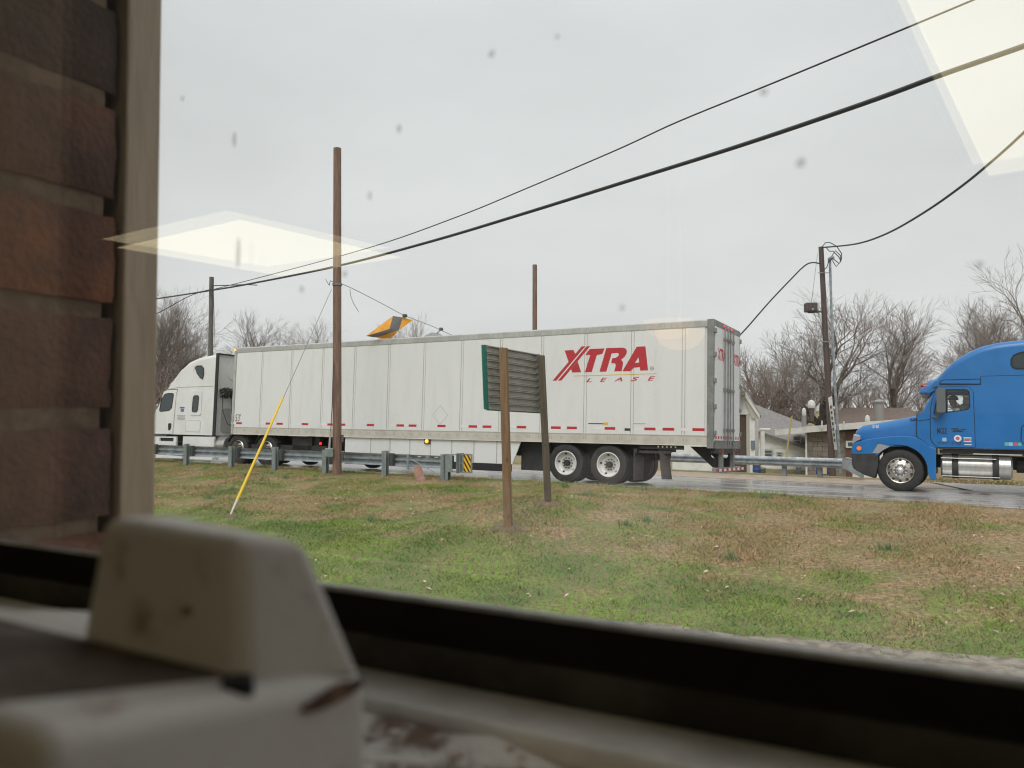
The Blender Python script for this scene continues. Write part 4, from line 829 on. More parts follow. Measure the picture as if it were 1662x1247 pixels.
do = MB().prism(dpoly, -.018, -.002, holes=[dwb, qwb]).build('door', 'cab_blue', bt, bevel=.006)
outline(bt, dpoly, 'seal', 'door_seam', -.006, .012)
MB().prism(dwb, .012, .018).build('window_glass', 'cab_glass', do); MB().prism(qwb, .012, .018).build('window_glass', 'cab_glass', do); outline(do, dwb, 'seal', 'window_seal', -.018, .012); outline(do, qwb, 'seal', 'window_seal', -.018, .012)
MB().prism(slw, -.004, .004).build('sleeper_window', 'dark_window', bt); outline(bt, slw, 'seal', 'window_seal', -.004, .02)
# windshield
a, b = ZD(636, 604), ZD(718, 452)
P = [(a[0], .06, a[1]), (a[0] - .15, BW_ * .3, a[1] + .01), (a[0] - .15, BW_ * .7, a[1] + .01), (a[0], BW_ - .06, a[1])]; Q = [(b[0], .22, b[1]), (b[0] - .13, BW_ * .3, b[1]), (b[0] - .13, BW_ * .7, b[1]), (b[0], BW_ - .22, b[1])]
MB().loft([P, Q], cap=False, closed=False).build('windshield', 'cab_glass', bt)
MB().tube([(a[0], .05, a[1]), (b[0], .18, b[1])], .035, 8).build('windshield_pillar', 'cab_blue', bt); MB().tube([(a[0], BW_ - .05, a[1]), (b[0], BW_ - .18, b[1])], .035, 8).build('windshield_pillar', 'cab_blue', bt)
# sun visor with marker lamp
v = dp([(600, 458), (608, 440), (640, 400), (662, 378), (735, 350), (745, 405), (700, 432), (650, 455), (615, 470)])
MB().loft([[(x + (.18 if y in (.12, BW_ - .12) else 0), y, z) for x, z in v] for y in (.12, .3, BW_ / 2, BW_ - .3, BW_ - .12)]).build('sun_visor', 'cab_blue', bt, smooth=True, bevel=.02)
MB().prism(dp([(612, 412), (640, 402), (665, 404), (660, 414), (620, 422)]), .115, .13).build('marker_lamp', 'red_lens', bt); MB().box(ZD(628, 0)[0], ZD(655, 0)[0], .10, .12, ZD(640, 413)[1], ZD(640, 405)[1]).build('marker_lamp', 'orange_lens', bt)
outline(bt, dp([(752, 398), (758, 382), (780, 372), (1040, 366), (1040, 402), (752, 404)]), 'seal', 'trim_line', -.004, .010); inset_panel(bt, dp([(757, 398), (762, 384), (782, 376), (1036, 370), (1036, 400)]), 'cab_blue', 'air_deflector', y=0, proud=.03, bev=.01)
outline(bt, dp([(1040, 345), (1342, 338)]), 'seal', 'body_seam', 0, .006, False); outline(bt, dp([(1040, 345), (1040, 402)]), 'seal', 'body_seam', 0, .006, False)
outline(bt, dp([(1400, 690), (1340, 690), (1325, 705), (1322, 800), (1335, 815), (1400, 815)]), 'seal', 'locker_seam', 0, .012, False)
outline(bt, dp([(592, 660), (690, 648)]), 'seal', 'cowl_seam', -.001, .008, False); outline(bt, dp([(592, 612), (592, 770)]), 'seal', 'hood_seam', -.001, .010, False)
# hood: lofted towards the grille
def hood_ring(x, zt, y0, zl, cr=.22): 
    P = [(x, y0, zl), (x, y0, zt - cr)] + [(x, y0 + cr - cr * math.cos(R(a_)), zt - cr + cr * math.sin(R(a_))) for a_ in (22, 45, 67, 90)]
    P.append((x, BW_ / 2, zt + .02)); return P + [(x, BW_ - p[1], p[2]) for p in reversed(P[:-1])]
hs = [(146, 745, .42, 890, .10), (150, 728, .40, 890, .14), (165, 712, .36, 870, .16), (200, 690, .32, 850, .2), (300, 672, .26, 830, .22), (400, 655, .20, 800, .24), (500, 636, .13, 800, .24), (588, 618, .05, 800, .2)]
MB().loft([hood_ring(ZD(x, zt)[0], ZD(x, zt)[1], y0, ZD(x, zl)[1], cr_) for x, zt, y0, zl, cr_ in hs]).build('hood', 'cab_blue', bt, smooth=True)
MB().box(ZD(138, 0)[0], ZD(150, 0)[0], .5, BW_ - .5, ZD(150, 885)[1], ZD(150, 735)[1]).build('grille', 'chrome', bt, bevel=.02)
for i in range(6): MB().box(ZD(530 + i * 11, 0)[0], ZD(535 + i * 11, 0)[0], .075 - i * .006, .10, ZD(560, 657)[1], ZD(560, 640)[1]).build('hood_vent', 'seal', bt)
# front fender with wheel arch
arch = [(Wc[0] + .62 * math.cos(R(a_)), Wc[1] + .62 * math.sin(R(a_))) for a_ in range(8, 150, 10)]
fend = dp([(728, 1072), (728, 852), (680, 838), (635, 800), (590, 775), (520, 766), (440, 765), (330, 778), (230, 792), (180, 805), (145, 825), (138, 850), (138, 890), (300, 890)])
rear_leg = [ZD(690, 1072), ZD(660, 990)]
MB().prism(fend + list(reversed(arch)) + [ZD(640, 985), ZD(670, 1020), ZD(690, 1072)] if False else fend + [p for p in reversed(arch)] + [ZD(668, 1010), ZD(692, 1072)], -.03, .10).build('fender', 'cab_blue', bt, bevel=.045, segs=4)
MB().prism(fend[2:-1] + [ZD(300, 850), ZD(600, 830)], .08, .5).build('fender_inner', 'cab_blue', bt, bevel=.03)
m = MB(); m.loft([[(Wc[0] + (.615 + d) * math.cos(R(a_)), y, Wc[1] + (.615 + d) * math.sin(R(a_))) for d, y in ((0, -.02), (.02, -.02), (.02, .6), (0, .6))] for a_ in range(-8, 172, 12)]); m.build('wheel_well', 'chassis', bt)
MB().prism(dp([(283, 884), (322, 820), (345, 822), (405, 838), (360, 862), (328, 886)]), -.036, -.029).build('fender_patch', 'patch_grey', bt)
MB().prism(dp([(150, 752), (192, 758), (198, 790), (176, 800), (142, 826), (140, 800)]), -.005, .35).build('headlight', 'patch_grey', bt, bevel=.02)
MB().prism(circle(*ZD(190, 851), .058, 16), -.055, -.028).build('turn_signal', 'orange_lens', bt, bevel=.015); 
MB().prism(dp([(166, 832), (214, 830), (216, 872), (168, 874)]), -.036, -.029).build('signal_bezel', 'cab_blue', bt)
MB().prism(dp([(137, 886), (318, 886), (325, 920), (322, 985), (302, 1062), (230, 1038), (168, 1005), (140, 965)]), -.02, .35).build('bumper', 'chassis', bt, bevel=.04); MB().box(ZD(136, 0)[0] - .05, ZD(200, 0)[0], .3, BW_ - .02, ZD(150, 1000)[1], ZD(150, 900)[1]).build('bumper_centre', 'chassis', bt, bevel=.05)
wheel(bt, Wc[0], .02, WRb - .01, WRb, .30, 'rim_alloy', 'steer', k=44); wheel(bt, Wc[0], BW_ - .34, WRb - .01, WRb, .3, 'rim_alloy', 'none')
# mirror, tank, steps
MB().prism(rrect(ZD(724, 0)[0], ZD(787, 0)[0], ZD(755, 605)[1], ZD(755, 436)[1], .05), -.33, -.18).build('mirror', 'mirror_grey', bt, bevel=.03, segs=3)
m = MB(); m.tube([(*ZD(748, 605)[:1], -.25, ZD(748, 605)[1]), (ZD(735, 640)[0], -.15, ZD(735, 640)[1]), (ZD(700, 630)[0], 0, ZD(700, 630)[1])], .025, 6).tube([(ZD(760, 612)[0], -.25, ZD(760, 612)[1]), (ZD(730, 612)[0], -.01, ZD(730, 612)[1])], .03, 6); m.build('mirror_arm', 'mirror_grey', bt)
tx0, tx1, tz = ZD(742, 0)[0], ZD(1245, 0)[0], ZD(900, 978)[1]; tr_ = ZD(950, 895)[1] - tz
MB().lathe([(0, 0), (tr_ - .05, 0), (tr_, .04), (tr_, tx1 - tx0 - .04), (tr_ - .05, tx1 - tx0), (0, tx1 - tx0)], (tx0, .02 + tr_, tz), 'x', 36).build('fuel_tank', 'tank_alu', bt, smooth=True)
for px in (820, 1102): 
    x = ZD(px, 0)[0]; w_ = .14; MB().lathe([(tr_ + .001, 0), (tr_ + .008, 0), (tr_ + .008, w_), (tr_ + .001, w_)], (x, .02 + tr_, tz), 'x', 36).build('tank_strap', 'chassis', bt)
for a, b, y in (((760, 915), (1150, 932), .02), ((768, 1040), (1175, 1060), -.03)): MB().box(ZD(*a)[0], ZD(*b)[0], y - .06, y + .12, ZD(*b)[1], ZD(*a)[1]).build('step', 'tread', bt, bevel=.012)
MB().box(ZD(735, 0)[0], xe + 2.6, .15, .9, ZD(950, 893)[1], zf - .031).build('chassis_side', 'chassis', bt); MB().box(ZD(640, 0)[0], xe + 3.4, .7, .8, .62, .95).build('frame_rail', 'chassis', bt); MB().box(ZD(640, 0)[0], xe + 3.4, BW_ - .8, BW_ - .7, .62, .95).build('frame_rail', 'chassis', bt)
MB().box(ZD(330, 0)[0], ZD(700, 0)[0], .45, BW_ - .45, .45, 1.2).build('engine_block', 'chassis', bt); MB().tube([(tx1 + .1, .8, .75), (tx1 + .9, .8, .75)], .2, 12).build('air_tank', 'chassis', bt)
MB().box(ZD(970, 0)[0], ZD(1310, 0)[0], .0, .03, ZD(950, 893)[1], ZD(950, 886)[1]).build('trim_strip', 'tread', bt)
for x in (xe + 1.3, xe + 2.6): wheel(bt, x, .04, .52, .52, .28, 'rim_alloy', 'dish'); wheel(bt, x, BW_ - .34, .52, .52, .28, 'rim_alloy', 'none')
MB().box(ZD(738, 0)[0], ZD(757, 0)[0], .13, .149, ZD(747, 862)[1], ZD(747, 848)[1]).build('small_plate', 'patch_grey', bt)
# door lettering and stickers
def dtext(body, x0, x1, y0, y1, m_, name='lettering', bold=0, y=-.0205, sh=0): m = MB(); a = ZD(x0, y1); b = ZD(x1, y0); text_mesh(m, body, a[0], b[0], a[1], b[1], y, y + .002, sh, bold); return m.build(name, m_, bt)
dtext('MGLE', 735, 803, 708, 750, 'print_black', bold=.02)
for a in ((818, 870, 712, 719), (835, 890, 722, 729), (828, 905, 731, 738), (890, 922, 716, 722)): MB().box(ZD(a[0], 0)[0], ZD(a[1], 0)[0], -.0205, -.0185, ZD(950, a[3])[1], ZD(950, a[2])[1]).build('faded_lettering', 'print_black', bt)
dtext('US DOT 1577625', 738, 905, 806, 823, 'print_black', bold=.01)
dtext('2160', 272, 320, 684, 708, 'decal_white', 'unit_number', .02, .27)
MB().prism(circle(*ZD(879, 782), .082, 18), -.021, -.0185).build('round_decal', 'decal_white', bt); MB().prism(circle(*ZD(879, 782), .042, 14), -.0225, -.0212).build('round_decal_centre', 'decal_red', bt)
for a, m_ in (((905, 960, 775, 782), 'decal_white'), ((905, 960, 784, 800), 'patch_grey'), ((915, 945, 786, 800), 'decal_red'), ((905, 960, 802, 808), 'decal_white'), ((910, 962, 823, 829), 'decal_white'), ((757, 786, 780, 806), 'decal_pale')):
    MB().box(ZD(a[0], 0)[0], ZD(a[1], 0)[0], -.0205 - (.001 if m_ == 'decal_red' else 0), -.0185, ZD(950, a[3])[1], ZD(950, a[2])[1]).build('sticker', m_, bt)
for a, b, m_ in ((1190, 1218, 'decal_green'), (1219, 1247, 'decal_pale'), (1252, 1280, 'decal_red'), (1282, 1308, 'decal_green')): MB().box(ZD(a, 0)[0], ZD(b, 0)[0], -.003, .001, ZD(1250, 834)[1], ZD(1250, 810)[1]).build('sticker', m_, bt)
# seat
sc2 = ZD(905, 560); st = MB().box(sc2[0] - .05, sc2[0] + .22, .35, .9, zf + .3, sc2[1] + .1).build('seat', 'cab_inside', bt, bevel=.08, segs=3)
mat('seat_pale', (.42, .42, .39), .7); MB().box(sc2[0] + .02, sc2[0] + .25, .45, .8, sc2[1] + .02, sc2[1] + .26).build('headrest', 'seat_pale', bt, bevel=.08, segs=3)
m = MB(); c = ZD(745, 600); m.tube([(c[0] + .12 * math.sin(R(a_)) * .4, .6 + .22 * math.cos(R(a_)), c[1] - .05 + .2 * math.sin(R(a_))) for a_ in range(0, 361, 30)], .016, 6); m.build('steering_wheel', 'seal', bt)

# ------------------------------------------------------------------ the driver
mat('skin', (.36, .17, .11), .55); mat('shirt', (.60, .66, .66), .8, c2=(.52, .58, .58), scale=8); mat('cap', (.02, .022, .025), .7); mat('trousers', (.05, .06, .09), .8)
hd = ZD(838, 512)                                  # centre of the head in truck coordinates
Mt = Matrix.Translation(W(BS, BN, bz)) @ Matrix.Rotation(ROAD, 4, 'Z') @ Matrix.Rotation(-.045, 4, 'X')
pe = empty('person', Mt @ Vector((hd[0] + .2, .62, zf + .5)), (-.045, 0, ROAD))
tag(pe, 'driver in a pale shirt and dark cap seated in the blue truck', 'person')
o_ = Vector((hd[0] + .2, .62, zf + .5)); H = Vector((hd[0], .60, hd[1])) - o_
J = {}; vs_ = []; rad = []; ed = []
def jv(n, p, r, par=None):
    J[n] = len(vs_); vs_.append(tuple(p)); rad.append(r)
    if par: ed.append((J[par], J[n]))
hip = Vector((.02, 0, .06)); 
jv('hip', hip, .15); jv('waist', hip.lerp(H, .35) + Vector((.05, 0, 0)), .145, 'hip'); jv('chest', H + Vector((.14, 0, -.36)), .165, 'waist'); jv('collar', H + Vector((.10, 0, -.21)), .10, 'chest'); jv('neck', H + Vector((.04, 0, -.13)), .058, 'collar'); jv('skull0', H + Vector((0, 0, -.07)), .075, 'neck'); jv('skull', H + Vector((.01, 0, .02)), .098, 'skull0'); jv('crown', H + Vector((.02, 0, .08)), .075, 'skull')
jv('nose', H + Vector((-.085, 0, -.02)), .028, 'skull'); jv('chin', H + Vector((-.06, 0, -.085)), .04, 'skull0')
for s_, n_ in ((-1, 'l'), (1, 'r')):
    jv('sh' + n_, H + Vector((.12, .19 * s_, -.25)), .075, 'collar'); jv('el' + n_, H + Vector((-.02, .25 * s_, -.50)), .05, 'sh' + n_); jv('wr' + n_, Vector((ZD(752, 0)[0] - o_.x, .17 * s_, H.z - .36)), .032, 'el' + n_); jv('hn' + n_, Vector((ZD(745, 0)[0] - o_.x, .17 * s_, H.z - .33)), .04, 'wr' + n_)
    jv('kn' + n_, Vector((-.42, .14 * s_, .05)), .075, 'hip'); jv('an' + n_, Vector((-.55, .14 * s_, -.38)), .05, 'kn' + n_)
me = bpy.data.meshes.new('body'); me.from_pydata(vs_, ed, []); bo_ = bpy.data.objects.new('body', me); COL.objects.link(bo_); bo_.parent = pe
sk_ = bo_.modifiers.new('skin', 'SKIN'); 
for i, r_ in enumerate(rad): me.skin_vertices[0].data[i].radius = (r_, r_)
me.skin_vertices[0].data[0].use_root = True
bo_.modifiers.new('sub', 'SUBSURF').levels = 1; bo_.modifiers['sub'].render_levels = 2
mp_, t_, b_ = new_mat('driver_body'); N = t_.nodes.new; L = t_.links.new        # shirt below the collar, skin above
tcn = N('ShaderNodeTexCoord'); sp_ = N('ShaderNodeSeparateXYZ'); L(tcn.outputs['Object'], sp_.inputs[0]); gt_ = N('ShaderNodeMath'); gt_.operation = 'GREATER_THAN'; gt_.inputs[1].default_value = H.z - .19; L(sp_.outputs['Z'], gt_.inputs[0])
mx = N('ShaderNodeMix'); mx.data_type = 'RGBA'; mx.inputs[6].default_value = (.60, .66, .66, 1); mx.inputs[7].default_value = (.36, .17, .11, 1); L(gt_.outputs[0], mx.inputs[0]); L(mx.outputs[2], b_.inputs['Base Color']); b_.inputs['Roughness'].default_value = .7
me.materials.append(mp_)
cp = MB().lathe([(.118, .01), (.117, .05), (.10, .095), (.06, .12), (0, .13)], H + Vector((.015, 0, .02)), 'z', 18); cp.prism([(H.x - .22, -.06), (H.x - .20, .06), (H.x - .08, .10), (H.x - .08, -.10)], H.z + .045, H.z + .056, 'z'); cp.build('cap', 'cap', pe, smooth=True)
# ================================================================== buildings beyond the road
mat('siding_white', (.80, .80, .77), .6, c2=(.72, .72, .69), scale=2); mat('shingle', (.19, .185, .18), .85, c2=(.26, .25, .24), scale=9, bump=.3); mat('shingle_brown', (.20, .155, .13), .85, c2=(.155, .12, .10), scale=7); mat('block_wall', (.26, .225, .185), .85, c2=(.19, .16, .13), scale=3, bump=.2); mat('mortar_grey', (.17, .145, .12), .9); mat('brick_brown', (.17, .085, .06), .8, c2=(.13, .065, .05), scale=8); mat('beige_trim_shade', (.46, .43, .37), .7); mat('fascia', (.68, .67, .62), .5, c2=(.55, .54, .5), scale=2, lo=.45, hi=.7)
mat('door_brown', (.09, .065, .05), .7); mat('pane', (.10, .12, .13), .1); mat('grey_box', (.18, .21, .26), .5); mat('bin_blue', (.03, .06, .20), .5); mat('olive', (.09, .09, .06), .7); mat('flue', (.36, .35, .33), .5, .5)
def fr(n):                                           # facade frame: origin on the camera's road frame at distance n
    return n
def B(px, py, n): s, z = SN(px, py, n); return s, z
def house(name, n, label, cat='house'): e_ = empty(name, W(0, n, 0), (0, 0, ROAD)); return tag(e_, label, cat)
gz = lambda n: ground(2, n) - .1
# white garage with gable towards the road (its left part hides behind the trailer)
n = 32.0; h = house('white_garage', n, 'white gabled garage with a brown door just behind the trailer rear', 'garage')
s0 = B(1206, 0, n)[0]; pk = B(1206, 640, n)[1]; ev = B(1226, 676, n)[1]; hw = B(1226, 0, n)[0] - s0
base = gz(n)
dL, dR, dT = B(1190, 0, n)[0], B(1204.5, 0, n)[0], B(1200, 673, n)[1]
# gable wall as lap boards
MB().prism([(s0 - 3.2, base), (s0 + .28, base), (s0 + .28, B(1212, 668, n)[1]), (s0, pk - .12), (s0 - 3.2, pk - .12)], .02, .2, holes=[[(dL - .6, base + .01), (dR, base + .01), (dR, dT), (dL - .6, dT)]]).build('wall', 'siding_white', h)
MB().box(s0 + .1, s0 + .30, -.02, .02, base, B(1212, 672, n)[1]).build('corner_board', 'siding_white', h); MB().box(dR, s0 + .1, -.012, .02, base, dT + .02).build('door_frame', 'beige_trim_shade', h)
MB().box(dL - .6, dR, .1, .14, base, dT).build('door', 'door_brown', h); MB().box(s0 + .16, s0 + .30, -.09, -.02, B(1212, 729, n)[1], B(1212, 715, n)[1]).build('meter_box', 'grey_box', h)
MB().box(s0 + .24, s0 + .28, .2, .7, base, B(1212, 676, n)[1]).build('wall', 'siding_white', h)
rf = MB().prism([(s0 - .02, pk + .08), (s0 + hw, ev + .05), (s0 + hw, ev - .06), (s0 - .02, pk - .05)], -.12, .2).build('roof', 'shingle', h)
MB().prism([(s0 - .02, pk + .08), (s0 - 3.2, pk + .08), (s0 - 3.2, pk - .05), (s0 - .021, pk - .05)], -.9, .7).build('roof', 'shingle', h)
MB().prism([(s0 - .03, pk + .09), (s0 + hw + .03, ev + .06), (s0 + hw + .03, ev - .10), (s0 - .03, pk - .13)], -.16, -.121).build('rake_board', 'fascia', rf)
MB().prism([(s0 - .02, pk - .06), (s0 + hw, ev - .07), (s0 + hw, ev - .09), (s0 + .2, ev - .09), (s0 - .02, pk - .35)], -.1, .015).build('beige_trim_shade', 'beige_trim_shade', rf)  # beige panel painting in the shade on the upper gable wall
# low white sided house with a sloping roof line
n = 37.0; h = house('sided_house', n, 'low white lap sided house with a dark roof behind the far guardrail'); base = -1.9
a = B(1190, 690, n); b = B(1300, 726, n); bb = B(1308, 0, n)[0]
zt = lambda s: a[1] + (b[1] - a[1]) * (s - a[0]) / (b[0] - a[0])
nb = 13
for i in range(nb):
    z0 = base + i * .24; z1 = z0 + .25
    if z0 > a[1]: break
    sr = bb if z1 < zt(bb) else a[0] + (z0 - a[1]) / (b[1] - a[1]) * (b[0] - a[0])
    top_r = min(bb, a[0] + (min(z1, a[1]) - a[1]) / (b[1] - a[1]) * (b[0] - a[0]))
    poly = [(a[0], z0), (min(bb, sr), z0), (max(a[0] + .02, top_r), min(z1, a[1])), (a[0], min(z1, a[1]))]
    m = MB(); vs2 = [(p[0], -.02 if k_ < 2 else 0, p[1]) for k_, p in enumerate(poly)] + [(p[0], .04, p[1]) for p in poly]; m.add(vs2, [(0, 1, 2, 3), (7, 6, 5, 4), (0, 4, 5, 1), (1, 5, 6, 2), (2, 6, 7, 3), (3, 7, 4, 0)]); m.build('siding_board', 'siding_white', h)
MB().prism([(a[0], base), (bb, base), (bb, zt(bb) - .02), (a[0], a[1] - .02)], .041, .2).build('wall', 'siding_white', h)
MB().prism([(a[0], a[1] + .12), (bb + .05, zt(bb) + .12), (bb + .05, zt(bb)), (a[0], a[1])], -.3, .25).build('eave', 'fascia', h)
rf = MB(); c = [B(1190, 640, n + 3), B(1225, 646, n + 3), B(1262, 668, n + 3), B(1312, 690, n + 3)]
rf.add([(a[0], -.3, a[1] + .13), (bb + .05, -.3, zt(bb) + .13), (c[3][0], 3, c[3][1]), (c[0][0], 3, c[1][1] + .1), (a[0], -.3, a[1]), (bb + .05, -.3, zt(bb)), (c[3][0], 3, c[3][1] - .2), (c[0][0], 3, c[1][1] - .1)], [(0, 1, 2, 3), (4, 7, 6, 5), (0, 4, 5, 1), (1, 5, 6, 2), (2, 6, 7, 3), (3, 7, 4, 0)]); rf.build('roof', 'shingle', h)
for x0, x1, y0, y1 in ((1241.5, 1253.5, 731, 741), (1262, 1268.5, 735, 741), (1288, 1299, 709, 721)):
    A_ = B(x0, y1, n); C_ = B(x1, y0, n); w = MB().box(A_[0] - .04, C_[0] + .04, -.06, -.021, A_[1] - .04, C_[1] + .04).build('window', 'beige_trim_shade', h); MB().box(A_[0] + .02, C_[0] - .02, -.066, -.0605, A_[1] + .02, C_[1] - .02).build('pane', 'pane', w); MB().box(A_[0] + .02, C_[0] - .02, -.07, -.067, (A_[1] + C_[1]) / 2 - .015, (A_[1] + C_[1]) / 2 + .015).build('sash_bar', 'beige_trim_shade', w)
# flat roofed block building
n = 33.5; h = house('block_building', n, 'grey concrete block building with a flat white edged roof', 'building'); base = -1.3
x0, x1, x2 = B(1301, 0, n)[0], B(1362, 0, n)[0], B(1460, 0, n)[0]; zt_ = B(1330, 699, n)[1]
MB().box(x0 + .03, x1, .03, 4, base, zt_).build('wall', 'mortar_grey', h)
bh, bw_ = .2, .4
blk = None; r_ = 0; z = base
while z < zt_ - .05:
    x = x0 - (.2 if r_ % 2 else 0)
    while x < x1 - .02:
        xa, xb = max(x, x0) + .006, min(x + bw_, x1) - .006
        if xb - xa > .05: MB().box(xa, xb, -.004 * random.random(), .03, z + .006, min(z + bh, zt_) - .006).build('block', 'block_wall', h)
        x += bw_
    z += bh; r_ += 1
MB().box(x0 - .07, x0, -.01, .1, base, zt_).build('corner_board', 'siding_white', h)
MB().box(x1, x2, .03, 4, base, zt_).build('brick_wall', 'brick_brown', h)
zz = B(1385, 726, n)[1]
for i in range(5): MB().box(x1 + .25, x2, -.01, .029, zz - .25 * (i + 1) + .01, zz - .25 * i - .01).build('siding_board', 'siding_white', h)
A_ = B(1373, 727, n); C_ = B(1390, 716, n); w = MB().box(A_[0], C_[0], -.03, .029, A_[1], C_[1]).build('window', 'siding_white', h); MB().box(A_[0] + .08, C_[0] - .08, -.036, -.031, A_[1] + .06, C_[1] - .06).build('pane', 'pane', w)
f0 = B(1258, 698, n - .4); f1 = B(1303, 694, n - .4); f2 = B(1480, 680, n - .4)
def sl(name, a, b, th, y0, y1, m_): 
    q_ = MB(); q_.add([(a[0], y0, a[1]), (b[0], y0, b[1]), (b[0], y0, b[1] - th), (a[0], y0, a[1] - th), (a[0], y1, a[1]), (b[0], y1, b[1]), (b[0], y1, b[1] - th), (a[0], y1, a[1] - th)], [(0, 1, 2, 3), (7, 6, 5, 4), (0, 4, 5, 1), (1, 5, 6, 2), (2, 6, 7, 3), (3, 7, 4, 0)]); return q_.build(name, m_, h)
sl('fascia', (f0[0], f0[1] + .02), f1, .24, -.4, -.36, 'fascia'); sl('fascia', (f1[0] + .01, f1[1] + .03), (f2[0], f2[1] + .02), .25, -.42, -.36, 'fascia'); sl('roof', (f0[0], f0[1] - .03), (f2[0], f2[1] - .03), .15, -.36, 4.5, 'shingle')
for px, py in ((1334, 683), (1369.5, 684)):
    x, z = B(px, py, n - .5); MB().tube([(x, -.5, z - .3), (x, -.5, z)], .03, 6).build('vent_pipe', 'white_paint', h)
# roof-top turbines and hooded vents
for px, py, r_, lab in ((1317, 657, .16, 'large white hooded vent on the block building roof beside the bare tree'), (1305, 669, .09, 'small round white vent left of the large roof vent'), (1408, 681, .10, 'round white vent on the flat roof above the blue hood')):
    p = at(px, py, 32.5); e_ = empty('roof_vent', p + Vector((0, 0, -.6))); MB().lathe([(.10, -.1), (.10, .45)], axis='z', k=10).build('stack', 'pole_dark' if r_ > .12 else 'flue', e_, smooth=True); MB().lathe([(r_ * .8, .45), (r_, .52), (r_, .62), (r_ * .75, .72 + r_ * .2), (0, .76 + r_ * .3)], axis='z', k=12).build('hood', 'white_paint', e_, smooth=True); tag(e_, lab, 'vent')
p = at(1427, 690, 36); e_ = empty('chimney_flue', p); q_ = 1249 / 36
MB().lathe([(.20, -.8), (.20, 1.05)], axis='z', k=14).build('pipe', 'flue', e_, smooth=True); MB().lathe([(.20, 1.02), (.27, 1.05), (.27, 1.10), (.10, 1.18), (0, 1.2)], axis='z', k=14).build('cap', 'flue', e_, smooth=True); tag(e_, 'fat grey metal flue pipe with a cap above the blue hood', 'chimney')
# brown roofed house farther back
n = 44; h = house('brown_roof_house', n, 'house with a long brown shingled roof behind the flat roofed building')
a0, a1 = B(1340, 690, n), B(1500, 690, n); r0, r1 = B(1366, 662, n + 3), B(1475, 662, n + 3)
m = MB(); m.add([(a0[0], 0, a0[1]), (a1[0], 0, a1[1]), (r1[0], 3, r1[1]), (r0[0], 3, r0[1]), (a0[0], 0, a0[1] - .2), (a1[0], 0, a1[1] - .2), (a1[0], 6, a1[1]), (a0[0], 6, a0[1])], [(0, 1, 2, 3), (0, 4, 5, 1), (3, 2, 6, 7), (0, 3, 7), (1, 6, 2)]); m.build('roof', 'shingle_brown', h); MB().box(a0[0] + .3, a1[0] - .3, .3, 5.7, -1.5, a0[1] - .2).build('wall', 'brick_brown', h)
# small things behind the rail
p = at(1238, 768, 31); e_ = empty('lamp_post', p); MB().box(-.07, .07, -.07, .07, -.3, B(1238, 697, 31)[1] - p.z).build('post', 'white_paint', e_); zz = at(1240, 699, 31).z - p.z; MB().box(-.12, .30, -.1, .1, zz - .0, zz + .09).build('head', 'white_paint', e_, bevel=.02); tag(e_, 'white square post with a short arm before the sided house', 'post')
def tiltpole(pxa, pxb, Y, r, m_, lab):
    a_, b_ = at(*pxa, Y), at(*pxb, Y); e_ = empty('leaning_pole', a_); MB().tube([Vector((0, 0, -.1)), b_ - a_], r, 8).build('shaft', m_, e_); return tag(e_, lab, 'pole')
mat('cane', (.45, .35, .14), .6); tiltpole((1272, 768), (1285, 676), 30.5, .035, 'cane', 'thin yellowish pole leaning before the low white house')
for px, py, w, hh, m_, lab in ((1228, 767, .14, .30, 'bin_blue', 'small dark blue drum beside the garage corner'), (1237, 768, .13, .18, 'olive', 'small olive canister next to the blue drum'), (1296, 769, .1, .26, 'block_out', 'small black can at the foot of the block wall'), (1330, 770, .12, .28, 'bin_blue', 'dark blue can under the guardrail near the service pole'), (1342, 770, .13, .28, 'bin_blue', 'dark blue and white can right at the service pole')):
    p = at(px, py, 28.2); e_ = empty('can', p); MB().lathe([(0, 0), (w, 0), (w, hh * .3), (w * 1.06, hh * .32), (w, hh * .36), (w, hh), (w * .9, hh + .01), (0, hh + .01)], axis='z', k=14).build('body', m_, e_, smooth=True); MB().lathe([(w * 1.04, hh - .03), (w * 1.04, hh + .015), (w * .8, hh + .02)], axis='z', k=14).build('lid', 'galv_post', e_); tag(e_, lab, 'can')
mat('sign_cream', (.70, .62, .40), .5); p = at(1335.5, 765, 28.0); tag(MB().box(-.14, .14, -.01, .01, -.1, .14).build('notice_card', 'sign_cream', loc=p), 'pale yellow card behind the guardrail beside the service pole', 'card')

